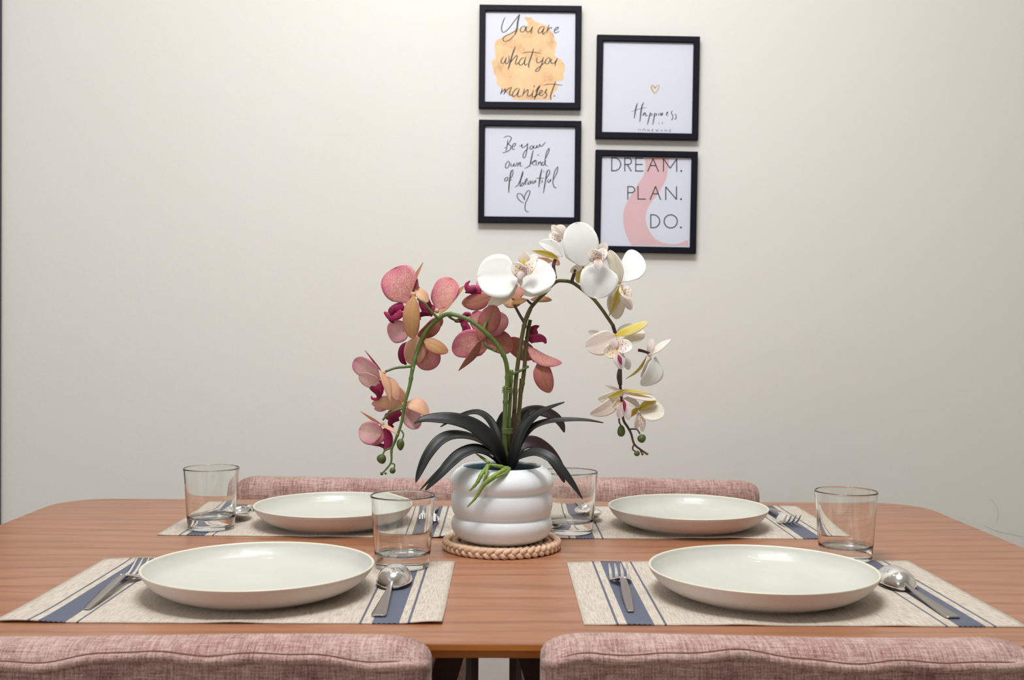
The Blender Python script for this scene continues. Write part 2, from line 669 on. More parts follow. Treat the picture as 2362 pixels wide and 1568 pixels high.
# pedestal of splayed planks under the middle
for sx, xa in ((-1, -.008), (1, -.006)):
    top, bot = .732, 0.0
    pr = []
    spl = .30 * .732
    for z, off in ((top, 0), (bot, spl)):
        for xx in (xa + sx * off, xa + sx * (off + .036)):
            for yy in (1.43, 1.50):
                pr.append((xx, yy, z))
    f = [(0, 1, 3, 2), (4, 6, 7, 5), (0, 4, 5, 1), (2, 3, 7, 6), (0, 2, 6, 4), (1, 5, 7, 3)]
    if sx < 0:
        f = [q[::-1] for q in f]
    mesh('leg', pr, f, 'dark_wood', table, False)
for sx in (-1, 1):
    for yy in (1.12, 1.80):
        vs_, fs_ = tube([(sx * .60, yy, TZ - .018), (sx * .655, yy + (.02 if yy > 1.4 else -.02), 0)], [.024, .014], 16)
        mesh('leg', vs_, fs_, 'dark_wood', table)
box('apron', (-.60, .60, 1.445, 1.485, .70, .732), 'dark_wood', table, .002)

# ------------------------------------------------------------------ chairs


def make_backrest(w, seed, zt=.7655, zb=.44):
    """upholstered slab; local y- = outer (rear) face, y+ = face towards the sitter"""
    rnd = random.Random(seed)
    ph = [rnd.uniform(0, 6.28) for _ in range(6)]
    T = .060
    nx = 72
    # profile: (y, z offset from top, wave weight, u-part)
    prof = [(-.0, 'B'), ]
    rows = []
    pr = [(-.0005, -.31, 0), (-.0015, -.20, 0), (-.0015, -.10, 0), (-.0010, -.05, .1), (-.0005, -.030, .35), (.0002, -.0190, .9), (.0000, -.0165, 1),
          (-.0042, -.0160, 1), (-.0056, -.0140, 1), (-.0052, -.0105, 1), (-.0022, -.0092, 1), (-.0004, -.0088, 1), (.0012, -.0070, 1),
          (.0065, -.0028, .5), (.014, -.0004, .2), (.024, .0008, 0), (.036, .0004, 0), (.047, -.0030, 0), (.0545, -.0090, 0), (.059, -.018, 0), (.0615, -.034, 0),
          (.061, -.06, 0), (.060, -.12, 0), (.060, -.20, 0), (.060, -.31, 0)]
    vs, fs = [], []
    R = .030
    for i in range(nx + 1):
        s = i / nx
        s = .5 - .5 * math.cos(math.pi * s)      # denser sampling near the ends
        x = -w / 2 + w * s
        dx = min(x + w / 2, w / 2 - x)
        # top drop at the ends (rounded shoulders)
        q = max(0, 1 - dx / .045)
        drop = .018 * (1 - math.sqrt(max(0, 1 - q ** 2.4)))
        pinch = .5 * T * (1 - math.sqrt(max(0, 1 - max(0, 1 - dx / .016) ** 2))) * .8
        wv = (.0034 * math.sin(x * 17 + ph[0]) + .0020 * math.sin(x * 41 + ph[1]) + .0010 * math.sin(x * 90 + ph[2])) * min(1, dx / .03)
        wy = (.0016 * math.sin(x * 23 + ph[3]) + .0010 * math.sin(x * 52 + ph[4]))
        tp = .0018 * math.sin(x * 11 + ph[5])
        for (y, z, wt) in pr:
            yy = y + wt * wy
            yc = T / 2
            yy = yc + (yy - yc) * (1 - pinch / (T / 2))
            zz = zt + z + wt * wv + (0 if z < -.25 else (tp - drop * (1 if z > -.008 else (.62 if z > -.06 else max(0, .62 * (1 + (z + .06) / .2))))))
            vs.append((x, yy, zz))
    m = len(pr)
    for i in range(nx):
        for k in range(m - 1):
            fs.append((i * m + k, (i + 1) * m + k, (i + 1) * m + k + 1, i * m + k + 1))
    fs.append(tuple(range(m))[::-1][::-1])
    fs.append(tuple(range(nx * m, nx * m + m))[::-1])
    for i in range(nx):
        fs.append((i * m, i * m + m - 1, (i + 1) * m + m - 1, (i + 1) * m))
    return vs, fs


def make_chair(cx, y, face, label, w, seed, zt):
    """face=+1: sitter looks towards +y (near chairs), -1: towards the camera"""
    t = thing('dining_chair', (cx, y, 0), label, 'chair', 'pink upholstered dining chairs around the table', 0 if face > 0 else math.pi)
    v, f = make_backrest(w, seed, zt)
    back = mesh('backrest', v, f, 'fabric', t)
    bm = bmesh.new()
    bm.from_mesh(back.data)
    bmesh.ops.recalc_face_normals(bm, faces=bm.faces)
    bm.to_mesh(back.data)
    bm.free()
    # stitched seam line on top, close to the welt
    seam = []
    rnd = random.Random(seed)
    ph = [rnd.uniform(0, 6.28) for _ in range(6)]
    for i in range(61):
        x = -w / 2 + .010 + (w - .020) * i / 60
        wv = (.0034 * math.sin(x * 17 + ph[0]) + .0020 * math.sin(x * 41 + ph[1]) + .0010 * math.sin(x * 90 + ph[2]))
        wy = (.0016 * math.sin(x * 23 + ph[3]) + .0010 * math.sin(x * 52 + ph[4]))
        dx = min(x + w / 2, w / 2 - x)
        q = max(0, 1 - dx / .045)
        drop = .018 * (1 - math.sqrt(max(0, 1 - q ** 2.4)))
        tp = .0018 * math.sin(x * 11 + ph[5])
        seam.append((x, -.0002 + wy, zt - .0083 + wv + tp - .9 * drop))
    v, f = tube(seam, .00065, 5)
    mesh('seam', v, f, 'seam_thread', back)
    # seat
    me = boxmesh(-w / 2 + .019, w / 2 - .019, .045, .475, .40, .475, .022, 4)
    link('seat', me, 'fabric', t)
    box('seat_frame', (-w / 2 + .028, w / 2 - .028, .06, .46, .372, .402), 'dark_wood', t, .003)
    for sx in (-1, 1):
        v, f = tube([(sx * (w / 2 - .0095), .030, .60), (sx * (w / 2 - .0095), .030, .40), (sx * (w / 2 - .0095), -.02, 0)], [.0125, .0125, .010], 4)
        mesh('leg', v, f, 'dark_wood', t, False)
        v, f = tube([(sx * (w / 2 - .035), .43, .375), (sx * (w / 2 - .020), .455, 0)], [.019, .012], 12)
        mesh('leg', v, f, 'dark_wood', t)
    return t


make_chair(-.0586 - .222, .953, 1, 'pink tweed dining chair seen from behind, nearest the camera on the left', .444, 3, .7685)
make_chair(.0397 + .222, .953, 1, 'pink tweed dining chair seen from behind, nearest the camera on the right', .444, 11, .7705)
make_chair(-.036 - .222, 2.045, -1, 'pink tweed dining chair against the wall side, behind the left far plate', .444, 5, .770)
make_chair(.027 + .228, 2.045, -1, 'pink tweed dining chair against the wall side, behind the right far plate', .456, 8, .770)

# ------------------------------------------------------------------ placemats
MATZ = TZ + .0016


def placemat_obj(c, label, seed, curl):
    rnd = random.Random(seed)
    FL, FR, NR, NL = [PZ(x, y, TZ + .001) for x, y in c]
    ctr = (FL + FR + NR + NL) / 4
    t = thing('placemat', (ctr.x, ctr.y, TZ), label, 'placemat', 'woven placemats with navy stripes')
    nu, nv = 60, 24
    top, uvs = [], []
    ph = [rnd.uniform(0, 6) for _ in range(4)]
    for j in range(nv + 1):
        for i in range(nu + 1):
            u, v = i / nu, j / nv
            p = (NL * (1 - u) + NR * u) * (1 - v) + (FL * (1 - u) + FR * u) * v
            h = 0
            ed = math.exp(-v / .05) + math.exp(-(1 - v) / .05)
            h += .0012 * ed * max(0, math.sin(u * 13 + ph[0])) * max(0, math.sin(u * 29 + ph[1]) * .5 + .5)
            for (cu, cv, amp) in curl:
                h += amp * math.exp(-((u - cu) ** 2 / .004 + (v - cv) ** 2 / .02))
            top.append((p.x - ctr.x, p.y - ctr.y, .0014 + h))
            uvs.append((u * .45, v * .30))
    n = len(top)
    vs = top + [(x, y, z - .0013) for x, y, z in top]
    uvs = uvs + uvs
    fs = []
    w = nu + 1
    for j in range(nv):
        for i in range(nu):
            q = (j * w + i, j * w + i + 1, (j + 1) * w + i + 1, (j + 1) * w + i)
            fs.append(q)
            fs.append(tuple(k + n for k in q[::-1]))
    ring = [i for i in range(w)] + [j * w + nu for j in range(1, nv + 1)] + [nv * w + i for i in range(nu - 1, -1, -1)] + [j * w for j in range(nv - 1, 0, -1)]
    for k in range(len(ring)):
        a_, b_ = ring[k], ring[(k + 1) % len(ring)]
        fs.append((a_, a_ + n, b_ + n, b_))
    mesh('woven_mat', vs, fs, 'placemat', t, True, uvs)
    return t


placemat_obj([(243, 1288), (1049, 1296), (1020, 1438), (-12, 1434)], 'cream placemat with navy stripes at the near left setting', 1, [(.985, .02, .002), (.03, 0, .002)])
placemat_obj([(1307, 1296), (2095, 1293), (2372, 1445), (1347, 1440)], 'cream placemat with navy stripes at the near right setting', 2, [(.35, .0, .0012)])
placemat_obj([(479, 1163), (1080, 1168), (1068, 1240), (362, 1233)], 'cream placemat with navy stripes at the far left setting', 3, [(.98, .05, .005)])
placemat_obj([(1244, 1168), (1838, 1167), (1963, 1242), (1260, 1241)], 'cream placemat with navy stripes at the far right setting', 4, [(.6, 0, .0015)])

# ------------------------------------------------------------------ plates


def make_plate(p, r, label, rz):
    t = thing('dinner_plate', (p.x, p.y, MATZ), label, 'plate', 'pale green dinner plates', rz)
    k = r / .129
    h = .0300
    outer = crom([(.0, .0035), (.076, .0030), (.080, .0), (.085, .0), (.088, .0022), (.104, .0065), (.118, .0150), (.1262, .0245), (.1285, .0292)], 6)
    rim = crom([(.1285, .0292), (.1288, .0302), (.1280, .0310), (.1268, .0309), (.1258, .0300)], 4)
    inner = crom([(.1258, .0300), (.1225, .0240), (.1150, .0158), (.1030, .0100), (.088, .0068), (.06, .0058), (.03, .0055), (.0005, .0055)], 6)
    v, f = lathe([(max(a_, .0004) * k, b_) for a_, b_ in outer], 96, True)
    mesh('plate_body', v, f, 'plate_body', t)
    v, f = lathe([(a_ * k, b_) for a_, b_ in rim], 96)
    mesh('rim', v, f, 'plate_rim', t)
    v, f = lathe([(a_ * k, b_) for a_, b_ in inner], 96, False, True)
    mesh('glazed_well', v, f, 'glaze', t)
    return t


def rimc(xl, xr, yt, yb, hh=.030):
    z = TZ + .0016 + hh
    pb, pf = PZ((xl + xr) / 2, yt, z), PZ((xl + xr) / 2, yb, z)
    c = (pb + pf) / 2
    return c


def fit_plate(xl, xr, yt, yb, r, label, rz):
    c = rimc(xl, xr, yt, yb)
    # horizontal extent check: use silhouettes for x
    d = c.y
    a_ = PY(xl, (yt + yb) / 2, d).x
    b_ = PY(xr, (yt + yb) / 2, d).x
    return make_plate(V(((a_ + b_) / 2, c.y, 0)), r, label, rz)


fit_plate(337, 858, 1251, 1364, .1285, 'large pale green plate with cream rim at the near left setting', .3)
fit_plate(1500, 2016, 1257, 1372, .1275, 'large pale green plate with cream rim at the near right setting', 2.1)
fit_plate(587, 957, 1136, 1193, .1205, 'pale green plate at the far left setting, partly behind a glass', 4.0)
fit_plate(1403, 1770, 1141, 1198, .1200, 'pale green plate at the far right setting', 5.2)

# ------------------------------------------------------------------ glasses


def make_glass(px, pyb, label, rz=0, z0=None):
    z0 = z0 if z0 is not None else MATZ
    front = PZ(px, pyb, z0)
    c = V((front.x * (front.y + .0335) / front.y, front.y + .0335, z0 + .0001))
    t = thing('drinking_glass', c, label, 'glass', 'clear straight tumblers', rz)
    out = crom([(.0310, .0004), (.0332, .0022), (.0338, .0060), (.0350, .020), (.0374, .055), (.0401, .0870)], 5)
    rim = [(.0403, .0884), (.0399, .0892), (.0391, .0893), (.0385, .0887)]
    inn = crom([(.0383, .0875), (.0355, .055), (.0329, .026), (.0320, .0195), (.0300, .0168), (.0250, .0156), (.012, .0152), (.0004, .0152)], 5)
    prof = [(.0004, .0018), (.018, .0016), (.026, .0010), (.0295, .0002)] + out + rim + inn
    v, f = lathe(prof, 96, True, True)
    mesh('tumbler', v, f, 'glass', t)
    return t


make_glass(487, 1228, 'clear glass tumbler beside the far left plate, leftmost of the four')
make_glass(928, 1320, 'clear glass tumbler at the near left setting, just behind the spoon')
make_glass(1314, 1237, 'clear glass tumbler half hidden behind the white pot')
make_glass(1950, 1301, 'clear glass tumbler behind the near right plate, rightmost of the four', z0=TZ)

# ------------------------------------------------------------------ cutlery


def strip(sections, thick, nv=10):
    """sections: list of (y, halfwidth, zc, crown) -> closed shell; crown: z lift of the centre relative to edges (- for trough)"""
    m = nv + 1
    top, bot = [], []
    for (y, hw, zc, cr) in sections:
        for k in range(m):
            s = -1 + 2 * k / nv
            z = zc - cr * (1 - math.sqrt(max(0, 1 - .96 * s * s))) if cr >= 0 else zc + (-cr) * (1 - math.sqrt(max(0, 1 - .96 * s * s)))
            top.append((s * hw, y, z + thick / 2))
            bot.append((s * hw, y, z - thick / 2))
    n = len(top)
    vs = top + bot
    fs = []
    L = len(sections)
    for i in range(L - 1):
        for k in range(nv):
            q = (i * m + k, i * m + k + 1, (i + 1) * m + k + 1, (i + 1) * m + k)
            fs.append(q)
            fs.append(tuple(j + n for j in q[::-1]))
        fs.append((i * m, (i + 1) * m, (i + 1) * m + n, i * m + n))
        fs.append((i * m + nv, i * m + nv + n, (i + 1) * m + nv + n, (i + 1) * m + nv))
    for k in range(nv):
        fs.append((k, k + n, k + 1 + n, k + 1))
        a_ = (L - 1) * m
        fs.append((a_ + k, a_ + k + 1, a_ + k + 1 + n, a_ + k + n))
    return vs, fs


def spoon_geo(down=True):
    hs = []
    H = [(0, .0056, .0012), (.0015, .0070, .0014), (.006, .0078, .0016), (.03, .0066, .0025), (.06, .0049, .0042), (.09, .0032, .0060), (.108, .0024, .0076), (.116, .0024, .0094)]
    if down:
        H.append((.120, .0024, .0112))
    else:
        H[-2:] = [(.108, .0031, .0140), (.116, .0031, .0145)]
    for y, hw, z in crom(H, 5):
        hs.append((y, hw, z, .0004))
    bowl = []
    L0, Lb = .114, .066
    n = 36
    for i in range(0, n + 1):
        sy = (1 - math.cos(math.pi * i / n)) / 2
        y = L0 + Lb * sy
        hw = .0205 * max(0, 1 - abs(2 * (sy ** .92) - 1) ** 2.2) ** .5
        hw = max(hw, .0024 if sy < .1 else .0005)
        if down:
            dome = max(0, 1 - abs(2 * (sy ** .88) - 1) ** 2.6) ** .5
            neck = .0082 * max(0, 1 - sy / .22)
            top = max(.0012 + .0205 * dome, neck)
            cr = max(.0003, top - .0010)
            bowl.append((y, hw, top, cr))
        else:
            rim = .0145 + .001 * sy
            dep = .0130 * max(0, 1 - abs(2 * (sy ** .9) - 1) ** 2.2)
            bowl.append((y, hw, rim - dep, -dep))
    return hs, bowl


def make_spoon(pend, pbowl, label, down=True):
    e = PZ(pend[0], pend[1], MATZ + .001)
    b = PZ(pbowl[0], pbowl[1], MATZ + .011)
    d = (b - e)
    ang = math.atan2(d.y, d.x) - math.pi / 2
    t = thing('spoon', (e.x, e.y, MATZ + .0003), label, 'spoon', 'steel spoons', ang)
    hs, bowl = spoon_geo(down)
    v, f = strip(hs, .0018, 8)
    mesh('handle', v, f, 'brushed', t)
    v, f = strip(bowl, .0014, 22)
    mesh('bowl', v, f, 'steel', t)
    return t


def make_fork(pend, ptip, label, down=False, rise=.016):
    e = PZ(pend[0], pend[1], MATZ + .001)
    b = PZ(ptip[0], ptip[1], MATZ + (.002 if down else rise))
    d = (b - e)
    ang = math.atan2(d.y, d.x) - math.pi / 2
    t = thing('fork', (e.x, e.y, MATZ + .0003), label, 'fork', 'steel forks', ang)
    if down:
        H = [(0, .0060, .0012), (.0015, .0075, .0014), (.006, .0080, .002), (.03, .0074, .0045), (.06, .0060, .0085), (.09, .0044, .0130), (.108, .0036, .0160)]
        S = [(.108, .0036, .0160), (.118, .0042, .0165), (.126, .0090, .0160), (.133, .0122, .0150), (.142, .0126, .0130)]
        tz = [(.142, .0130), (.155, .0095), (.170, .0050), (.188, .0012)]
    else:
        H = [(0, .0026, .0012), (.0015, .0034, .0014), (.006, .0038, .002), (.03, .0046, .0045), (.06, .0050, .0080), (.09, .0040, .0110), (.108, .0031, .0115)]
        S = [(.108, .0036, .0115), (.118, .0042, .0095), (.126, .0090, .0065), (.133, .0122, .0042), (.142, .0126, .0028)]
        tz = [(.142, .0028), (.155, .0040), (.170, .0090), (.188, rise)]
    v, f = strip([(y, hw, z, .0004) for y, hw, z in crom(H, 5)], .0020, 8)
    mesh('handle', v, f, 'brushed', t)
    parts = [strip([(y, hw, z, .0010 if down else -.0010) for y, hw, z in crom(S, 6)], .0018, 12)]
    for k in range(4):
        xc = -.0126 + .0021 + k * .0070
        secs = []
        for y, z in crom(tz, 6):
            s = (y - .142) / .046
            hw = .0021 * (1 - .75 * s ** 2.2)
            secs.append((y, hw, z, .0002))
        v, f = strip(secs, .0016, 4)
        parts.append(([(x + xc * (1 - 0 * 0), y, z) for x, y, z in v], f))
    v, f = join(parts)
    mesh('tines', v, f, 'steel', t)
    return t


make_fork((200, 1405), (336, 1286), 'steel fork lying left of the near left plate, tines up')
make_fork((1455, 1411), (1424, 1299), 'steel fork lying left of the near right plate, on the navy band', rise=.011)
make_fork((1007, 1169), (990, 1187), 'steel fork right of the far left plate, seen through a glass', rise=.020)
make_fork((1760, 1171), (1830, 1187), 'steel fork right of the far right plate, tines pointing at the camera', rise=.021)
make_spoon((873, 1421), (906, 1332), 'steel spoon right of the near left plate, in front of a glass')
make_spoon((2200, 1425), (2071, 1332), 'steel spoon right of the near right plate, reflecting white light')
make_spoon((602, 1162), (531, 1194), 'steel spoon left of the far left plate, behind a glass', False)
make_spoon((1338, 1163), (1364, 1194), 'steel spoon left of the far right plate, behind a glass', False)

# ------------------------------------------------------------------ coaster
CY = 1.483
CX = PY(1157, 1270, CY).x
coaster = thing('braided_coaster', (CX, CY, TZ), 'round braided straw coaster under the white flower pot', 'coaster')
for ri, R in enumerate((.0755, .063, .0505, .038, .0255)):
    nb = max(4, round(2 * math.pi * R / .0315))
    for s in range(3):
        pts = []
        M_ = nb * 14
        for k in range(M_ + 1):
            th = 2 * math.pi * k / M_
            ph = nb * th + s * 2 * math.pi / 3
            rr = R + .0026 * math.sin(2 * ph)
            zz = (.0070 if ri == 0 else .0066 if ri == 1 else .0056) + (.0042 if ri == 0 else .0030) * math.sin(ph)
            pts.append((rr * math.cos(th), rr * math.sin(th), zz))
        v, f = tube(pts, .0034 if ri == 0 else .0030, 8, 1.0, caps=False)
        mesh('strand', v, f, 'straw', coaster)
v, f = lathe([(.0005, .001), (.072, .001), (.072, .0055), (.0005, .0055)], 40, True, True)
mesh('backing', v, f, 'straw', coaster)

# ------------------------------------------------------------------ potted orchid
PZ0 = TZ + .0118
orchid = thing('potted_orchid', (CX, CY, PZ0), 'white rippled pot of pink and white orchids at the table centre', 'potted plant')
INV = V((CX, CY, PZ0))
prof = [(.0004, .0), (.050, .0), (.0560, .0025)]
H = .1010
hb = [(.0025, .0335, .0560, .0630, .0682), (.0335, .0680, .0630, .0640, .0690), (.0680, .0985, .0640, .0560, .0695)]
for (z0, z1, r0, r1, rm) in hb:
    for k in range(1, 13):
        s = k / 12
        zz = z0 + (z1 - z0) * s
        base = r0 + (r1 - r0) * s
        bul = (rm - (r0 + r1) / 2) * math.sin(math.pi * s) ** .62
        prof.append((base + bul, zz))
prof += [(.0552, .1002), (.0538, .1004), (.0528, .0990), (.0530, .0940), (.0560, .085), (.0560, .075), (.050, .070), (.0004, .070)]
v, f = lathe(prof, 80, True, True)
pot = mesh('pot', v, f, 'pot', orchid)
v, f = lathe([(.0525, .0975), (.0505, .0975), (.0500, .090), (.0490, .078), (.0004, .078)], 64, False, True)
mesh('shade_liner', v, f, 'pot_shade_liner', orchid)  # added lining of the opening, coloured as the shade in there
bm = bmesh.new()
bmesh.ops.create_icosphere(bm, subdivisions=4, radius=1)
for vv in bm.verts:
    n_ = vv.co.copy()
    vv.co = V((n_.x * .046, n_.y * .046, .080 + n_.z * .012 + random.uniform(-.0012, .0012)))
me = bpy.data.meshes.new('potting_moss')
bm.to_mesh(me)
bm.free()
link('potting_moss', me, 'potting_moss', orchid)


def L(p):
    return V(p) - INV


def c2(x, y): return (800 + x / 3.92, 500 + y / 3.92)
def c3(x, y): return (1060 + x / 3.92, 500 + y / 3.92)
def c4(x, y): return (800 + x / 3.92, 780 + y / 3.92)
def c5(x, y): return (1160 + x / 3.92, 720 + y / 3.92)
def c6(x, y): return (940 + x / 3.825, 900 + y / 3.825)


PXM = CY / FPX     # metres per photo pixel at the plant


def stem(pts, cf, r0, r1, mat, name='stem', parent=None, node=False, d=0.0):
    P = []
    for p in pts:
        q = cf(p[0], p[1])
        P.append(L(PY(q[0], q[1], CY + (p[2] if len(p) > 2 else d))))
    C = crom(P, 6)
    n = len(C)
    rads = [r0 + (r1 - r0) * i / (n - 1) for i in range(n)]
    if node:
        rads = [r * (1.28 if i % 9 == 4 else 1.0) for i, r in enumerate(rads)]
    v, f = tube(C, rads, 8)
    return mesh(name, v, f, mat, parent or orchid)


# pink spray stems
K = 0.0
pink = stem([(870, 640, -.005), (862, 520, -.01), (858, 380, -.012), (862, 200, -.014), (866, 60, -.014), (866, -40, -.014)], c6, .0034, .0033, 'stem_green', node=True)
pinkarch = stem([(1450, 1560, -.014), (1452, 1400, -.015), (1425, 1270, -.018), (1350, 1145, -.02), (1250, 1040, -.022), (1120, 940, -.02), (1010, 895, -.015), (910, 880, -.01), (830, 920, -.005), (735, 1010, -.002), (672, 1120, -.004), (620, 1270, -.01), (590, 1400, -.014)], c2, .0033, .0026, 'stem_green', node=True)
stem([(595, 260, -.014), (570, 420, -.018), (522, 600, -.022), (492, 770, -.024), (440, 920, -.026), (405, 1010, -.027), (400, 1120, -.028), (345, 1195, -.028), (315, 1225, -.028)], c4, .0026, .0009, 'stem_green', node=True)
stem([(1490, 285, -.006), (1482, 450, -.008), (1468, 750, -.008), (1455, 1020, -.002)], c4, .0026, .0026, 'stem_green', node=True)
stem([(1465, 345, -.008), (1510, 318, -.004), (1572, 292, .004), (1640, 255, .012)], c4, .0021, .0018, 'stem_green')
stem([(830, 922, -.006), (745, 835, -.012), (700, 775, -.014), (638, 742, -.012)], c2, .0020, .0015, 'stem_green')
stem([(592, 1350, -.014), (520, 1358, -.02), (440, 1366, -.026), (350, 1398, -.03)], c2, .0019, .0016, 'stem_green')
stem([(1250, 1040, -.022), (1240, 1000, -.016), (1285, 920, -.004), (1330, 860, 0)], c2, .0022, .0016, 'stem_green')
stem([(1245, 1130, -.004), (1275, 1180, -.01), (1350, 1212, -.02)], c2, .0018, .0018, 'stem_green')
stem([(905, 882, -.010), (950, 920, .0), (1010, 945, .008), (1080, 960, .016)], c2, .0020, .0014, 'stem_green')
stem([(512, 632, -.022), (420, 660, -.026), (355, 705, -.028), (325, 740, -.028)], c4, .0019, .0014, 'stem_green')
stem([(492, 830, -.025), (512, 870, -.026), (500, 920, -.027)], c4, .0013, .0010, 'stem_green')
stem([(406, 990, -.027), (345, 1015, -.028), (322, 1060, -.029)], c4, .0015, .0010, 'stem_green')
stem([(403, 1130, -.028), (430, 1140, -.028), (428, 1180, -.028)], c4, .0011, .0009, 'stem_green')
# white spray stems
stem([(925, 640, 0), (925, 500, 0), (935, 300, .0), (950, 60, .002)], c6, .0030, .0030, 'stem_brown', node=True)
stem([(105, 900, .0), (115, 640, .001), (140, 430, .002), (172, 220, .002), (205, 80, .0), (250, -30, -.004)], c5, .0030, .0027, 'stem_olive', node=True)
stem([(590, 940, .002), (640, 830, .004), (720, 735, .010), (780, 680, .014), (830, 620, .014), (880, 583, .012), (940, 578, .006), (1010, 590, .008), (1075, 630, .010), (1150, 690, .012), (1215, 745, .010), (1290, 840, .006), (1345, 920, .004), (1390, 985, .002)], c3, .0027, .0025, 'stem_olive')
stem([(495, 795, .004), (540, 880, .002), (585, 955, -.000)], c3, .0018, .0022, 'stem_brown')
stem([(610, 750, .006), (640, 780, .005), (672, 800, .004)], c3, .0016, .0020, 'stem_brown')
stem([(1048, 475, -.002), (1010, 600, .008)], c3, .0023, .0026, 'stem_brown')
stem([(866, 385, .006), (850, 445, .004), (866, 560, .003)], c3, .0024, .0024, 'stem_brown')
stem([(1385, 975, .002), (1420, 1100, .008), (1440, 1250, .010), (1452, 1380, .006), (1455, 1520, .004)], c3, .0026, .0024, 'stem_brown')
stem([(1440, 1385, .012), (1432, 1450, .006), (1446, 1515, .004)], c3, .0018, .0018, 'stem_brown')
stem([(1225, 342, .006), (1270, 352, .008), (1325, 372, .012)], c5, .0022, .0018, 'stem_brown')
stem([(1060, 660, .004), (1075, 800, .008), (1088, 965, .004), (1130, 1040, .002), (1160, 1100, .0), (1187, 1190, -.002), (1250, 1245, -.002), (1312, 1285, -.002)], c5, .0021, .0013, 'stem_brown')
stem([(1050, 960, .004), (1052, 990, .003), (1064, 1020, .002)], c5, .0013, .0011, 'stem_brown')
stem([(1148, 1058, .001), (1180, 1055, .0), (1215, 1062, -.001), (1240, 1100, -.003)], c5, .0012, .0010, 'stem_brown')
stem([(1187, 1190, -.002), (1173, 1235, -.002), (1205, 1265, -.002)], c5, .0012, .0009, 'stem_brown')
stem([(1235, 1230, -.002), (1258, 1280, -.002)], c5, .0010, .0010, 'stem_brown')
# second white-spray stake, cut short at the top
stem([(640, 930, .010), (618, 1040, .010), (600, 1200, .010), (583, 1400, .010), (560, 1560, .010)], c3, .0026, .0029, 'stem_olive', node=True)
stem([(170, 600, .010), (158, 760, .010), (140, 950, .009), (110, 1080, .004)], c5, .0029, .0030, 'stem_olive', node=True)


def ball(cf, x, y, rx, ry, d, mat, name='flower_bud', rot=0, parent=None, tip=.0):
    q = cf(x, y)
    c = L(PY(q[0], q[1], CY + d))
    vs, fs = lathe([(max(.0001, math.sin(math.pi * k / 12) * (1 - tip * (k / 12 - .5))), -math.cos(math.pi * k / 12)) for k in range(13)], 14, True, True)
    s = PXM / 3.92
    R_ = Matrix.Rotation(math.radians(rot), 3, 'Y')
    vs = [c + R_ @ V((a_ * rx * s, b_ * rx * s, z_ * ry * s)) for a_, b_, z_ in vs]
    return mesh(name, vs, fs, mat, parent or orchid)


for (x, y, rx, ry, d, rot) in ((315, 1092, 42, 44, -.029, -20), (485, 962, 34, 52, -.027, 0), (414, 1196, 27, 28, -.028, 30), (316, 1224, 15, 15, -.028, 0), (350, 1222, 11, 11, -.028, 0)):
    ball(c4, x, y, rx, ry, d, 'bud_green', rot=rot, tip=-.5 if rx > 30 else 0)
for (x, y, rx, ry, d, rot) in ((1070, 1072, 36, 54, .002, 0), (1256, 1140, 38, 40, -.003, 45), (1212, 1276, 27, 26, -.002, 0), (1262, 1282, 12, 12, -.002, 0), (1302, 1280, 14, 12, -.002, 0)):
    ball(c5, x, y, rx, ry, d, 'bud_green', rot=rot, tip=.45 if rx > 30 else 0)
# binding rings on the stems
for yy, dd in ((470, -.011), (838, -.01)):
    q = c4(1452, yy)
    c = L(PY(q[0], q[1], CY - .011))
    for dz in (0, .0028, -.0024):
        pts = [(c.x + .0066 * math.cos(t_ / 16 * 6.2832), c.y + .0055 * math.sin(t_ / 16 * 6.2832), c.z + dz) for t_ in range(17)]
        v, f = tube(pts, .0009, 6, caps=False)
        mesh('wire_tie', v, f, 'stem_green', orchid)

# ---- petals


def _hw(e, p, nb, k):
    def f(t):
        x = 2 * t ** k - 1
        v = max(0, 1 - abs(x) ** e) ** p
        q = min(1, t / .28)
        return v * (nb + (1 - nb) * q * q * (3 - 2 * q))
    return f


HW = {
    'round': _hw(2.25, .5, .55, .92),
    'oval': _hw(2.0, .60, .5, .95),
    'sepal': _hw(1.8, .85, .5, .85),
    'blade': _hw(1.7, .95, .5, .80),
    'fan': _hw(2.6, .5, .30, 1.35),
    'spade': _hw(2.1, .55, .35, 1.25),
}


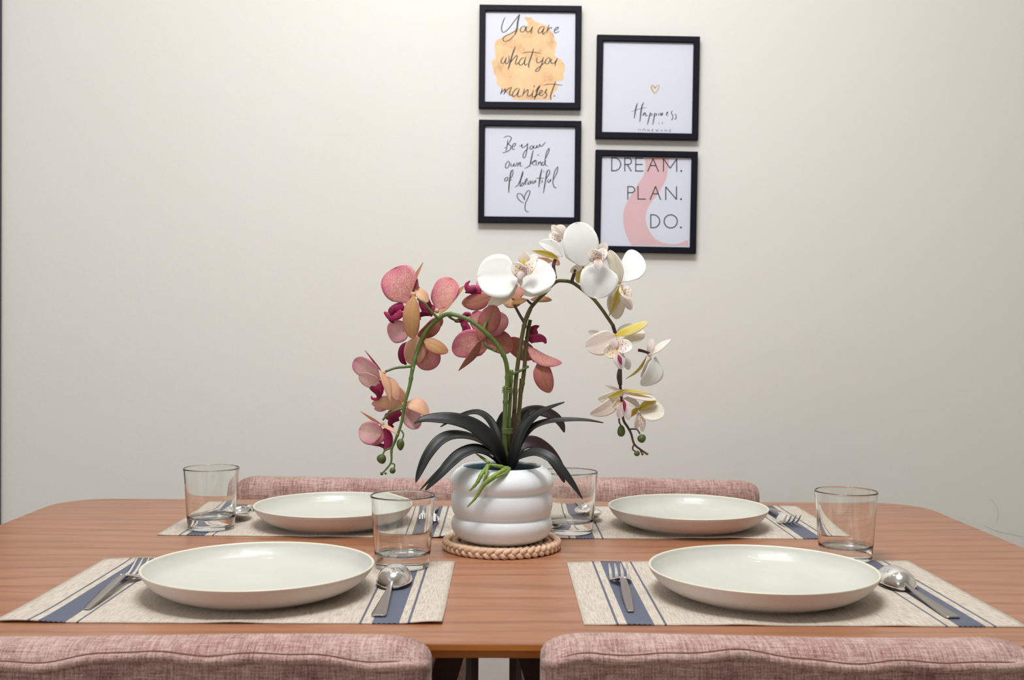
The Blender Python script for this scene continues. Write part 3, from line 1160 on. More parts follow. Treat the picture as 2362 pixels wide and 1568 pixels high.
def petal(parent, cf, B, T, w, mat, kind='round', tw=0, d=0.0, dt=0.0, arch=.10, cup=.12, name='petal', bend=0.0, ripple=0.0, nt=14, nw=10, thick=.0007, up=None):
    """B,T base and tip in crop coordinates, w apparent full width in crop px, tw twist about its own axis"""
    qb, qt = cf(*B), cf(*T)
    b = L(PY(qb[0], qb[1], CY + d))
    t = L(PY(qt[0], qt[1], CY + d + dt))
    ax = t - b
    ln = ax.length
    ax.normalize()
    if up is None:
        up = .38 if 'white' in mat or 'blush' in mat or 'cream' in mat else .15
    view = V((0, -1, up)).normalized()
    n = (view - ax * view.dot(ax)).normalized()
    s = ax.cross(n).normalized()
    ca, sa = math.cos(math.radians(tw)), math.sin(math.radians(tw))
    s2 = s * ca + n * sa
    n2 = n * ca - s * sa
    W_ = w / 3.92 * PXM / max(.34, ca) / 2
    hwf = HW[kind]
    mx = max(hwf(i / 40) for i in range(41))
    rnd = random.Random(int(B[0] * 7 + B[1] * 13 + T[0]))
    ph = rnd.uniform(0, 6)
    vs, uv = [], []
    for i in range(nt + 1):
        tt = .5 - .5 * math.cos(math.pi * (i / nt * .92 + .08))
        tt = (tt - .0157) / .9843
        hw = max(hwf(tt) / mx, .03 if i == nt else .06)
        for k in range(nw + 1):
            u = -1 + 2 * k / nw
            # round off tips: pull edges
            p = b + ax * (ln * tt) + s2 * (u * hw * W_)
            p += n2 * (arch * ln * (math.sin(math.pi * tt) - .0))
            p += n2 * (cup * W_ * (hw * u) ** 2)
            p += s * (bend * ln * math.sin(math.pi * tt))
            p += n2 * (ripple * W_ * abs(u) ** 2 * math.sin(tt * 9 + ph + (2 if u > 0 else 0)))
            p += n2 * (-.035 * W_ * math.exp(-(u / .16) ** 2))
            vs.append(p)
            uv.append((.5 + u / 2, tt))
    fs = []
    m = nw + 1
    for i in range(nt):
        for k in range(nw):
            fs.append((i * m + k, i * m + k + 1, (i + 1) * m + k + 1, (i + 1) * m + k))
    o = mesh(name, vs, fs, mat, parent, True, uv)
    md = o.modifiers.new('thickness', 'SOLIDIFY')
    md.thickness = thick
    md.offset = 0
    return o


def ribbon(parent, cf, pts, mat, d=0, name='lip', flat=.45, deep=None):
    """pts: (x,y,halfwidth[,dd]) in crop px: a fleshy tapered lobe following a curve"""
    P = []
    for p in pts:
        q = cf(p[0], p[1])
        P.append(tuple(L(PY(q[0], q[1], CY + d + (p[3] if len(p) > 3 else 0)))) + (p[2] / 3.92 * PXM,))
    C = crom(P, 5)
    v, f = tube([c[:3] for c in C], [max(.0002, c[3]) for c in C], 10, flat, up=V((0, 1, 0)))
    return mesh(name, v, f, mat, parent, True, [(.5, .5)] * len(v))


def flower(cf, x, y, d, r, mat, label=None):
    o = ball(cf, x, y, r, r, d, mat, 'flower')
    if label:
        o['label'] = label
    return o


# ---------------- pink flowers
F = flower(c2, 600, 700, -.012, 26, 'petal_peach', 'pink orchid bloom, topmost at the left')
petal(F, c2, (580, 800), (440, 455), 335, 'petal_pink', 'fan', 8, -.004, .006, .08, .10, bend=-.04)
petal(F, c2, (560, 760), (688, 412), 62, 'sepal_tan', 'blade', 66, -.006, .004, .06, .2, 'sepal', bend=.03)
petal(F, c2, (605, 690), (590, 1100), 150, 'sepal_tan', 'spade', 15, -.014, -.006, .12, -.2, 'sepal', bend=.05)
petal(F, c2, (580, 1000), (372, 1060), 200, 'petal_pale_pink', 'fan', 15, .004, .004, .08, .1)
petal(F, c2, (620, 720), (650, 632), 76, 'petal_pink', 'round', 0, -.002, .0, .1, .1)
petal(F, c2, (610, 650), (735, 770), 100, 'petal_peach', 'oval', 20, -.008, .0, .1, .1, 'sepal')
petal(F, c2, (640, 900), (520, 1050), 130, 'petal_pale_pink', 'oval', 20, .004, .0, .1, .1)
ribbon(F, c2, [(515, 800, 40), (450, 830, 46), (405, 850, 34), (395, 885, 16)], 'lip_magenta', -.002)
ribbon(F, c2, [(505, 860, 34), (450, 900, 36), (395, 905, 30), (350, 870, 16), (338, 858, 5)], 'lip_magenta', -.006)
ribbon(F, c2, [(385, 905, 20), (405, 935, 22), (425, 960, 6)], 'lip_dark', -.004)
ribbon(F, c2, [(400, 880, 16), (410, 850, 22), (402, 820, 10)], 'lip_dark', -.008)

F = flower(c2, 815, 850, .006, 24, 'petal_peach', 'pink orchid bloom right of the topmost left one')
petal(F, c2, (800, 855), (950, 555), 235, 'petal_pink', 'fan', 20, .006, .004, .08, .12, bend=.05)
petal(F, c2, (835, 885), (1065, 620), 92, 'sepal_tan', 'blade', 45, -.002, .004, -.05, .2, 'sepal', bend=-.06)
petal(F, c2, (845, 890), (640, 1090), 120, 'sepal_rose', 'oval', 30, .004, .004, .08, .1, 'sepal', bend=-.08)
petal(F, c2, (860, 890), (770, 1030), 80, 'sepal_tan', 'oval', 30, .006, .002, .08, .1, 'sepal')
ribbon(F, c2, [(790, 860, 50), (730, 830, 55), (690, 790, 40), (665, 745, 20)], 'lip_magenta', .010)
ribbon(F, c2, [(745, 880, 18), (690, 875, 26), (655, 905, 14), (668, 930, 5)], 'lip_dark', .006)
ribbon(F, c2, [(760, 820, 18), (735, 770, 22), (722, 715, 6)], 'lip_dark', .004)

F = flower(c2, 690, 1120, .004, 26, 'petal_peach', 'pink orchid bloom hanging under the arch on the left')
petal(F, c2, (690, 1110), (915, 1225), 128, 'sepal_tan', 'oval', 10, -.002, -.002, .1, -.15, 'sepal', bend=.04)
petal(F, c2, (700, 1160), (760, 1385), 235, 'petal_pink', 'round', 5, .006, .004, .08, .1)
petal(F, c2, (640, 1080), (590, 1340), 195, 'petal_peach', 'round', 10, .002, .002, .1, .1)
ribbon(F, c2, [(560, 1150, 26), (515, 1180, 34), (495, 1240, 34), (505, 1300, 26), (540, 1335, 8)], 'lip_dark', .004)
ribbon(F, c2, [(560, 1160, 30), (545, 1220, 40), (545, 1300, 26)], 'lip_magenta', .002)

F = flower(c2, 1235, 1050, .004, 28, 'sepal_rose', 'pink orchid bloom seen from behind, under the white blooms')
petal(F, c2, (1240, 1060), (1345, 800), 200, 'sepal_rose', 'oval', 5, -.004, -.002, .1, -.1, 'sepal')
petal(F, c2, (1230, 1060), (1440, 890), 230, 'petal_pink', 'round', 15, .008, .006, .08, .1)
petal(F, c2, (1280, 1050), (1140, 860), 170, 'petal_pink', 'round', 15, .012, .006, .08, .1)
petal(F, c2, (1290, 1150), (950, 1200), 250, 'petal_pink', 'round', 10, .004, .004, .06, .1, bend=.10)
petal(F, c2, (1225, 1100), (1010, 1392), 62, 'sepal_rose', 'blade', 62, -.006, -.002, -.04, .2, 'sepal', bend=-.06)
petal(F, c2, (1240, 1080), (1500, 1190), 215, 'sepal_rose', 'round', 10, .006, .008, .1, .1)
petal(F, c2, (1210, 960), (1215, 1130), 100, 'sepal_rose', 'oval', 10, -.002, .0, .1, .1, 'sepal')
ribbon(F, c2, [(1120, 880, 16), (1075, 890, 30), (1060, 960, 34), (1090, 1020, 34), (1100, 1090, 18)], 'lip_magenta', .010)
ribbon(F, c2, [(1090, 870, 16), (1045, 920, 22), (990, 945, 16), (985, 955, 5)], 'lip_dark', .008)
ribbon(F, c2, [(1055, 970, 16), (1075, 1050, 24), (1115, 1100, 8)], 'lip_dark', .006)

F = flower(c2, 1320, 720, .018, 26, 'sepal_rose', 'pink orchid bloom mostly hidden behind the left white bloom')
petal(F, c2, (1310, 720), (1040, 785), 155, 'sepal_rose', 'oval', 10, .014, .004, .08, -.1, 'sepal', bend=-.05)
petal(F, c2, (1260, 700), (1195, 560), 110, 'petal_pink', 'oval', 10, .020, .004, .08, .1)
ribbon(F, c2, [(1215, 670, 42), (1150, 660, 44), (1100, 650, 34), (1085, 610, 18), (1115, 578, 5)], 'lip_magenta', .014)
ribbon(F, c2, [(1170, 650, 26), (1120, 670, 24), (1070, 685, 6)], 'lip_dark', .010)
petal(F, c3, (480, 740), (560, 640), 130, 'sepal_rose', 'oval', 20, .018, .006, .08, .1, 'sepal')
petal(F, c3, (470, 780), (620, 750), 70, 'sepal_tan', 'blade', 10, .014, .0, .1, .1, 'sepal')
petal(F, c3, (380, 770), (560, 770), 140, 'sepal_tan', 'oval', 20, .02, .0, .08, .1, 'sepal')
petal(F, c3, (640, 750), (834, 752), 64, 'sepal_tan', 'oval', 20, .02, .004, .08, .1, 'sepal')
petal(F, c3, (840, 400), (680, 385), 60, 'petal_peach', 'oval', 20, .024, .004, .1, .1, 'sepal')
petal(F, c3, (830, 380), (905, 435), 60, 'petal_peach', 'oval', 20, .024, .004, .1, .1, 'sepal')

F = flower(c3, 680, 1290, .020, 26, 'sepal_rose', 'pink orchid bloom right of the two upright stems')
petal(F, c3, (600, 1165), (925, 1325), 118, 'petal_pink', 'oval', 22, .012, .002, .08, -.15, bend=.16)
petal(F, c3, (720, 1290), (815, 1590), 178, 'sepal_rose', 'oval', 10, .012, .004, .12, -.1, 'sepal', bend=.06)
petal(F, c3, (690, 1280), (430, 1110), 170, 'sepal_rose', 'round', 15, .028, .006, .08, .1)
petal(F, c3, (560, 1160), (690, 1290), 70, 'petal_pale_pink', 'oval', 30, .016, .0, .05, .1)
ribbon(F, c3, [(620, 1120, 44), (665, 1060, 46), (680, 1010, 26), (720, 985, 6)], 'lip_magenta', .022)
ribbon(F, c3, [(640, 1110, 34), (710, 1095, 40), (760, 1110, 28), (782, 1145, 8)], 'lip_magenta', .018)
ribbon(F, c3, [(650, 1060, 16), (655, 1010, 18), (690, 985, 8), (722, 988, 3)], 'lip_dark', .014)
ribbon(F, c3, [(690, 1270, 26), (730, 1290, 34), (765, 1290, 14)], 'lip_dark', .018)

F = flower(c4, 330, 310, -.030, 22, 'petal_peach', 'pale pink orchid bloom at the far left, with a thin upright sepal')
petal(F, c4, (310, 370), (64, 195), 165, 'petal_pale_pink', 'fan', 25, -.028, -.004, .06, .1, bend=.02)
petal(F, c4, (300, 420), (110, 330), 120, 'petal_pale_pink', 'round', 25, -.026, -.004, .06, .1)
petal(F, c4, (322, 310), (163, 108), 16, 'sepal_rose', 'blade', 68, -.030, -.002, .06, .1, 'sepal', bend=.06)
petal(F, c4, (305, 290), (392, 575), 66, 'petal_peach', 'blade', 55, -.034, -.004, .06, .1, 'sepal')
petal(F, c4, (345, 340), (460, 560), 110, 'petal_peach', 'oval', 30, -.026, .0, .1, .1, 'sepal')
ribbon(F, c4, [(320, 390, 42), (290, 440, 52), (295, 490, 34), (280, 545, 16), (232, 545, 12), (222, 520, 4)], 'lip_magenta', -.024)
ribbon(F, c4, [(190, 390, 14), (225, 440, 26), (270, 480, 28), (290, 530, 12)], 'lip_dark', -.026)

F = flower(c4, 520, 600, -.016, 24, 'petal_peach', 'peach pink orchid bloom low on the left, behind the stem')
petal(F, c4, (530, 615), (225, 590), 125, 'petal_peach', 'oval', 20, -.014, -.004, .10, .1, 'sepal', bend=.10)
petal(F, c4, (520, 600), (420, 440), 150, 'petal_peach', 'oval', 20, -.012, .004, .08, .1, 'sepal')
petal(F, c4, (520, 590), (742, 695), 130, 'petal_peach', 'oval', 20, -.014, -.002, .12, -.1, 'sepal', bend=-.12)
petal(F, c4, (520, 630), (645, 815), 165, 'petal_pale_pink', 'round', 15, -.010, .0, .06, .1)
petal(F, c4, (380, 600), (250, 640), 80, 'petal_pale_pink', 'oval', 15, -.010, .0, .06, .1)
ribbon(F, c4, [(480, 650, 44), (420, 690, 50), (370, 700, 38), (345, 690, 14)], 'lip_magenta', -.012)
ribbon(F, c4, [(470, 720, 26), (410, 740, 30), (395, 780, 22), (425, 805, 6)], 'lip_dark', -.014)
ribbon(F, c4, [(400, 470, 10), (430, 510, 12), (462, 552, 5)], 'lip_dark', -.022)

F = flower(c4, 320, 775, -.028, 20, 'petal_peach', 'lowest pink orchid bloom on the left, cupped and half open')
petal(F, c4, (310, 870), (108, 830), 210, 'petal_pale_pink', 'round', 10, -.030, -.004, .10, .18)
petal(F, c4, (300, 790), (230, 965), 150, 'petal_pink', 'oval', 20, -.028, .0, .08, .1)
petal(F, c4, (315, 780), (120, 658), 24, 'petal_peach', 'blade', 60, -.026, -.002, .06, .1, 'sepal', bend=.05)
petal(F, c4, (310, 780), (462, 872), 34, 'petal_peach', 'blade', 55, -.03, -.002, .06, .1, 'sepal')
ribbon(F, c4, [(320, 830, 26), (360, 870, 44), (375, 930, 42), (360, 985, 28), (335, 1010, 8)], 'lip_magenta', -.026)
ribbon(F, c4, [(130, 900, 8), (220, 950, 14), (300, 965, 16), (370, 985, 24), (395, 960, 10)], 'lip_dark', -.024)

# ---------------- white flowers
F = flower(c3, 545, 560, -.016, 26, 'lip_white', 'white orchid bloom facing the camera, leftmost and largest')
petal(F, c3, (535, 545), (160, 545), 410, 'petal_white', 'round', 5, -.016, -.004, .05, .08)
petal(F, c3, (545, 620), (862, 500), 345, 'petal_white', 'round', 5, -.014, -.002, .05, .08, bend=-.06)
petal(F, c3, (530, 610), (255, 810), 110, 'petal_cream', 'oval', 25, -.008, .004, .06, .1, 'sepal')
petal(F, c3, (560, 700), (830, 640), 150, 'petal_cream', 'oval', 20, -.004, .004, .06, .1, 'sepal')
petal(F, c3, (600, 440), (575, 312), 100, 'petal_blush', 'oval', 20, -.006, .0, .05, .1, 'sepal')
petal(F, c3, (620, 430), (700, 345), 90, 'petal_blush', 'oval', 20, -.006, .0, .05, .1, 'sepal')
petal(F, c3, (590, 540), (480, 420), 120, 'lip_speckled', 'round', 10, -.024, -.006, .1, .2, 'lip')
petal(F, c3, (600, 530), (690, 390), 95, 'lip_speckled', 'oval', 25, -.024, -.006, .1, .25, 'lip')
ribbon(F, c3, [(600, 500, 20, 0), (560, 520, 34, -.004), (545, 560, 26, -.006), (540, 600, 16, -.004)], 'lip_white', -.024, 'lip')
petal(F, c3, (570, 480), (590, 375), 70, 'sepal_yellow', 'oval', 20, -.012, .0, .05, .1, 'lip')

F = flower(c3, 1230, 400, -.014, 26, 'lip_white', 'white orchid bloom facing the camera at the top of the arch')
petal(F, c3, (1120, 450), (1060, 48), 318, 'petal_white', 'round', 10, -.012, .0, .06, .08, bend=.02)
petal(F, c3, (1265, 420), (1215, 735), 345, 'petal_white', 'round', 5, -.016, -.002, .06, .08, bend=-.06)
petal(F, c3, (1300, 330), (1300, 232), 90, 'petal_blush', 'oval', 20, -.01, .0, .05, .1, 'sepal')
petal(F, c3, (1190, 400), (1190, 250), 120, 'petal_blush', 'oval', 20, -.010, .0, .05, .1, 'sepal')
petal(F, c3, (1120, 430), (1000, 500), 60, 'petal_cream', 'oval', 25, -.004, .004, .05, .1, 'sepal')
petal(F, c3, (1110, 430), (1070, 600), 90, 'sepal_yellow', 'oval', 30, .0, .006, .05, .1, 'sepal')
petal(F, c3, (1250, 400), (1190, 300), 120, 'lip_speckled', 'round', 10, -.024, -.006, .1, .2, 'lip')
petal(F, c3, (1260, 400), (1325, 290), 100, 'lip_speckled', 'round', 20, -.024, -.006, .1, .25, 'lip')
petal(F, c3, (1250, 380), (1258, 475), 90, 'lip_white', 'round', 10, -.026, -.004, .1, .2, 'lip')

F = flower(c3, 900, 210, .010, 20, 'lip_white', 'small white orchid bloom turned away, at the very top')
petal(F, c3, (935, 200), (835, 75), 70, 'petal_blush', 'oval', 30, .008, .004, .08, .1, 'sepal')
petal(F, c3, (945, 180), (880, 78), 110, 'petal_blush', 'oval', 20, .010, .004, .08, .1)
petal(F, c3, (900, 225), (820, 145), 90, 'lip_speckled', 'round', 15, .004, .0, .1, .2, 'lip')
petal(F, c3, (930, 360), (718, 225), 120, 'petal_white', 'oval', 15, .004, .0, .08, .1, bend=.10)
petal(F, c3, (900, 375), (645, 305), 56, 'sepal_yellow', 'blade', 20, .002, -.004, .06, .1, 'sepal', bend=.05)

F = flower(c3, 1440, 590, .002, 24, 'lip_white', 'white orchid bloom in profile at the right shoulder of the arch')
petal(F, c3, (1440, 590), (1580, 300), 240, 'petal_white', 'round', 20, .004, .008, .08, .10, bend=.22)
petal(F, c3, (1460, 600), (1355, 300), 108, 'petal_cream', 'oval', 30, -.004, .002, .08, .1, 'sepal', bend=.05)
petal(F, c3, (1450, 620), (1420, 925), 175, 'petal_cream', 'oval', 20, .004, .004, .08, .1, bend=.10)
petal(F, c3, (1440, 620), (1350, 900), 60, 'sepal_yellow', 'blade', 50, -.002, .0, .06, .1, 'sepal')
petal(F, c3, (1450, 630), (1540, 740), 110, 'lip_speckled', 'round', 15, -.006, -.004, .1, .2, 'lip')
petal(F, c3, (1470, 650), (1500, 620), 70, 'lip_white', 'round', 15, -.010, -.004, .1, .2, 'lip')
petal(F, c3, (1470, 720), (1555, 840), 90, 'petal_blush', 'oval', 15, .002, .0, .06, .1)

F = flower(c5, 1010, 270, -.004, 26, 'lip_white', 'white orchid bloom with a bright yellow sepal, right of centre')
petal(F, c5, (1030, 215), (748, 320), 205, 'petal_blush', 'round', 15, -.002, -.004, .08, .08, bend=-.06)
petal(F, c5, (1010, 260), (1280, 180), 225, 'petal_cream', 'round', 20, .004, .0, .10, .1)
petal(F, c5, (1010, 210), (1312, 88), 92, 'sepal_yellow', 'oval', 30, -.008, .0, .08, -.2, 'sepal', bend=.06)
petal(F, c5, (900, 200), (770, 175), 50, 'petal_blush', 'oval', 20, .004, .004, .05, .1, 'sepal')
petal(F, c5, (1020, 330), (915, 380), 130, 'lip_speckled', 'round', 10, -.014, -.006, .1, .2, 'lip')
petal(F, c5, (1030, 330), (1170, 300), 130, 'lip_speckled', 'round', 10, -.014, -.006, .1, .2, 'lip')
petal(F, c5, (1020, 340), (1070, 515), 110, 'lip_white', 'oval', 10, -.016, -.006, .1, .15, 'lip')
petal(F, c5, (1040, 380), (1072, 478), 34, 'lip_magenta', 'blade', 10, -.0215, -.004, .1, .1, 'lip')
petal(F, c5, (1000, 340), (1010, 240), 80, 'lip_white', 'oval', 20, -.012, -.002, .1, .2, 'column')
petal(F, c5, (1090, 400), (1140, 520), 80, 'petal_white', 'oval', 20, -.006, .0, .06, .1)

F = flower(c5, 1325, 385, .012, 20, 'petal_blush', 'small blush white orchid bloom in profile, rightmost')
petal(F, c5, (1325, 385), (1350, 240), 60, 'petal_blush', 'oval', 25, .012, .004, .06, .1, 'sepal')
petal(F, c5, (1345, 385), (1525, 243), 66, 'petal_blush', 'sepal', 30, .010, .002, .06, .1, 'sepal')
petal(F, c5, (1300, 395), (1110, 602), 26, 'sepal_yellow', 'blade', 55, .010, .0, .06, .1, 'sepal', bend=-.05)
petal(F, c5, (1380, 405), (1255, 665), 165, 'petal_white', 'oval', 25, .014, .004, .08, .1, bend=-.14)
petal(F, c5, (1340, 400), (1250, 590), 60, 'petal_blush', 'oval', 40, .010, .002, .06, .1)

F = flower(c5, 1070, 740, -.002, 24, 'petal_blush', 'drooping white orchid bloom low on the right stem')
petal(F, c5, (1060, 735), (790, 925), 118, 'petal_blush', 'oval', 25, -.004, -.006, .10, .1, bend=-.10)
petal(F, c5, (1050, 725), (860, 790), 90, 'petal_cream', 'oval', 25, .0, .0, .08, .1, 'sepal', bend=-.08)
petal(F, c5, (1090, 700), (930, 770), 60, 'sepal_yellow', 'blade', 20, -.010, -.004, .08, .1, 'sepal', bend=-.06)
petal(F, c5, (1085, 715), (918, 658), 28, 'petal_blush', 'blade', 30, -.002, .004, .06, .1, 'sepal')
petal(F, c5, (1060, 715), (1385, 790), 95, 'petal_blush', 'oval', 30, -.002, -.002, .08, -.1, bend=.05)
petal(F, c5, (1065, 700), (1350, 745), 34, 'sepal_yellow', 'blade', 30, -.006, .0, .08, -.1, 'sepal', bend=.03)
petal(F, c5, (1080, 780), (1240, 860), 90, 'petal_blush', 'oval', 30, -.002, .0, .08, .1)
petal(F, c5, (1080, 810), (1050, 960), 90, 'lip_white', 'oval', 15, -.008, -.004, .1, .2, 'lip')
petal(F, c5, (1085, 810), (1140, 975), 80, 'lip_white', 'oval', 15, -.008, -.004, .1, .2, 'lip')
petal(F, c5, (1090, 790), (1098, 900), 30, 'lip_magenta', 'blade', 20, -.013, -.004, .1, .2, 'lip')
petal(F, c5, (1060, 790), (990, 870), 60, 'lip_speckled', 'oval', 20, -.008, -.004, .1, .2, 'lip')

F = flower(c5, 1230, 870, .006, 20, 'petal_blush', 'lowest white orchid bloom on the right, cupped with yellow shading')
petal(F, c5, (1225, 870), (1460, 910), 205, 'petal_cream', 'round', 10, .004, -.002, .08, .1, bend=.05)
petal(F, c5, (1225, 880), (1395, 795), 70, 'sepal_yellow', 'oval', 30, .0, .0, .08, .1, 'sepal')
petal(F, c5, (1230, 850), (1120, 960), 50, 'sepal_yellow', 'blade', 30, .002, .0, .06, .1, 'sepal')
petal(F, c5, (1225, 900), (1200, 1060), 62, 'petal_blush', 'oval', 25, .0, .0, .1, .2, 'lip')
petal(F, c5, (1235, 910), (1262, 1080), 62, 'lip_speckled', 'oval', 25, .0, .0, .1, .2, 'lip')


# ---- leaves


def leaf(pts, wmax, tilt=40, prof=None, fold=.25, name='leaf', wpow=.6, mat='leaf'):
    """pts (x,y,depth offset) in c6 coordinates along the midrib; wmax real width in crop px; tilt turns the blade's face from camera (0) to up (90)"""
    P = []
    for p in pts:
        q = c6(p[0], p[1])
        P.append(L(PY(q[0], q[1], CY + p[2])))
    C = [V(c) for c in crom(P, 7)]
    n = len(C)
    W_ = wmax / 3.825 * PXM / 2
    vs, uv = [], []
    nw = 8
    for i, p in enumerate(C):
        t = i / (n - 1)
        tg = (C[min(i + 1, n - 1)] - C[max(i - 1, 0)]).normalized()
        a_ = math.radians(tilt if not isinstance(tilt, (list, tuple)) else tilt[0] + (tilt[1] - tilt[0]) * t)
        face = V((0, -math.cos(a_), math.sin(a_)))
        nrm = (face - tg * face.dot(tg))
        if nrm.length < .05:
            nrm = V((0, -1, 0)) - tg * V((0, -1, 0)).dot(tg)
        nrm.normalize()
        s = tg.cross(nrm).normalized()
        hw = W_ * (max(.0, math.sin(math.pi * (.12 + .88 * t) ** .9)) ** wpow)
        hw = max(hw, W_ * .05)
        for k in range(nw + 1):
            u = -1 + 2 * k / nw
            q = p + s * (u * hw) + nrm * (abs(u) ** 1.3 * fold * hw)
            vs.append(q)
            uv.append((.5 + u / 2, t))
    fs = []
    m = nw + 1
    for i in range(n - 1):
        for k in range(nw):
            fs.append((i * m + k, i * m + k + 1, (i + 1) * m + k + 1, (i + 1) * m + k))
    o = mesh(name, vs, fs, mat, orchid, True, uv)
    md = o.modifiers.new('thickness', 'SOLIDIFY')
    md.thickness = .0012
    md.offset = 0
    return o


leaf([(850, 690, -.005), (790, 520, -.02), (690, 400, -.035), (560, 310, -.045), (400, 262, -.055), (240, 252, -.062), (130, 262, -.066), (60, 290, -.068)], 150, (20, 62), wpow=.75)
leaf([(850, 660, .01), (800, 430, .02), (735, 280, .03), (640, 202, .035), (530, 205, .04), (410, 255, .045), (290, 322, .045)], 78, (60, 60))
leaf([(830, 660, -.012), (700, 500, -.030), (560, 418, -.045), (400, 400, -.062), (280, 450, -.075), (180, 570, -.085), (115, 700, -.09), (72, 812, -.092)], 112, (70, 25))
leaf([(840, 680, -.02), (740, 560, -.035), (610, 520, -.05), (480, 560, -.062), (380, 640, -.07), (280, 750, -.078), (155, 882, -.08)], 118, (65, 30))
leaf([(840, 680, -.01), (700, 570, -.02), (560, 545, -.03), (400, 610, -.04), (250, 740, -.05), (110, 880, -.055)], 52, (70, 50))
leaf([(905, 690, -.005), (945, 520, -.01), (1010, 360, -.012), (1100, 250, -.014), (1210, 175, -.016), (1385, 104, -.02)], 96, (30, 66))
leaf([(890, 660, .015), (935, 380, .03), (1020, 225, .04), (1150, 185, .05), (1280, 225, .052), (1350, 290, .052), (1385, 372, .05)], 120, (40, 40), mat='leaf_underside')
leaf([(920, 690, .0), (985, 480, -.006), (1090, 340, -.012), (1220, 280, -.016), (1400, 262, -.02), (1570, 264, -.022), (1728, 286, -.022)], 70, (40, 72))
leaf([(915, 670, .004), (985, 500, .012), (1100, 462, .02), (1220, 530, .028), (1310, 640, .032), (1350, 720, .034), (1385, 815, .034)], 128, (35, 20), mat='leaf_underside')
leaf([(920, 700, -.02), (1000, 590, -.04), (1130, 550, -.05), (1250, 590, -.06), (1350, 690, -.066), (1460, 830, -.07), (1546, 960, -.072)], 100, (60, 35), wpow=.8)
leaf([(850, 680, .012), (835, 520, .022), (820, 380, .03), (835, 270, .034), (850, 180, .034)], 130, 10)
leaf([(900, 690, .012), (950, 480, .028), (985, 330, .034), (1020, 230, .036), (1080, 165, .036)], 130, 20)


def root(pts, r):
    P = []
    for p in pts:
        q = c6(p[0], p[1])
        P.append(L(PY(q[0], q[1], CY + p[2])))
    C = crom(P, 6)
    n = len(C)
    v, f = tube(C, [max(.0006, r * (1 - .75 * (i / (n - 1)) ** 3) * (1 + .10 * math.sin(i * 1.9))) for i in range(n)], 8)
    mesh('aerial_root', v, f, 'root_green', orchid)


root([(880, 690, -.045), (800, 668, -.055), (710, 652, -.058)], .0026)
root([(720, 640, -.05), (665, 600, -.045), (600, 555, -.035)], .0022)
root([(715, 662, -.056), (655, 740, -.070), (610, 820, -.074), (548, 888, -.073)], .0030)
root([(705, 660, -.058), (695, 740, -.070), (672, 800, -.073)], .0024)
root([(885, 688, -.05), (830, 715, -.066), (740, 775, -.074), (690, 815, -.076), (655, 860, -.075), (600, 950, -.074), (528, 1028, -.073)], .0032)
root([(900, 690, -.05), (850, 735, -.066), (780, 768, -.073), (700, 830, -.076)], .0024)

# ------------------------------------------------------------------ picture frames


def make_frame(corners, label, build):
    yf = WY - .020
    TL, TR, BR, BL = [PY(x, y, yf) for x, y in corners]
    c = (TL + TR + BR + BL) / 4
    hx = ((TR - TL).length + (BR - BL).length) / 4
    hz = ((TL - BL).length + (TR - BR).length) / 4
    dx = (TR - TL) + (BR - BL)
    ang = math.atan2(dx.z, dx.x)
    t = thing('picture_frame', (c.x, yf, c.z), label, 'picture frame', 'black framed prints on the wall')
    t.rotation_euler = (0, -ang, 0)
    bw = .0138
    parts = []
    vs, fs = [], []
    # mitred moulding: four bars, cross-section (inset, depth)
    sec = [(0, .0195), (0, .0012), (.0012, 0), (bw - .0015, 0), (bw, .0012), (bw, .0070), (bw + .0, .0195)]
    for (ins, dp) in sec:
        vs += [(-hx + ins, dp, -hz + ins), (hx - ins, dp, -hz + ins), (hx - ins, dp, hz - ins), (-hx + ins, dp, hz - ins)]
    m = len(sec)
    for i in range(m - 1):
        for k in range(4):
            k2 = (k + 1) % 4
            fs.append((i * 4 + k, i * 4 + k2, (i + 1) * 4 + k2, (i + 1) * 4 + k))
    for k in range(4):
        k2 = (k + 1) % 4
        fs.append(((m - 1) * 4 + k, (m - 1) * 4 + k2, k2, k))
    mesh('moulding', vs, fs, 'frame_black', t, False)
    ix, iz = hx - bw, hz - bw
    vs = []
    for dp in (.0075, .0095):
        vs += [(-ix, dp, -iz), (ix, dp, -iz), (ix, dp, iz), (-ix, dp, iz)]
    pr = mesh('print', vs, [(0, 1, 2, 3), (7, 6, 5, 4), (0, 4, 5, 1), (1, 5, 6, 2), (2, 6, 7, 3), (3, 7, 4, 0)], 'print_paper', t, False)
    Rm = Matrix.Rotation(-ang, 3, 'Y').inverted()

    def loc(px, py, off):
        p = PY(px, py, yf + .0075)
        q = Rm @ (p - V((c.x, yf, c.z)))
        return V((q.x, .0075 - off, q.z))

    build(t, pr, loc, ix, iz)
    return t


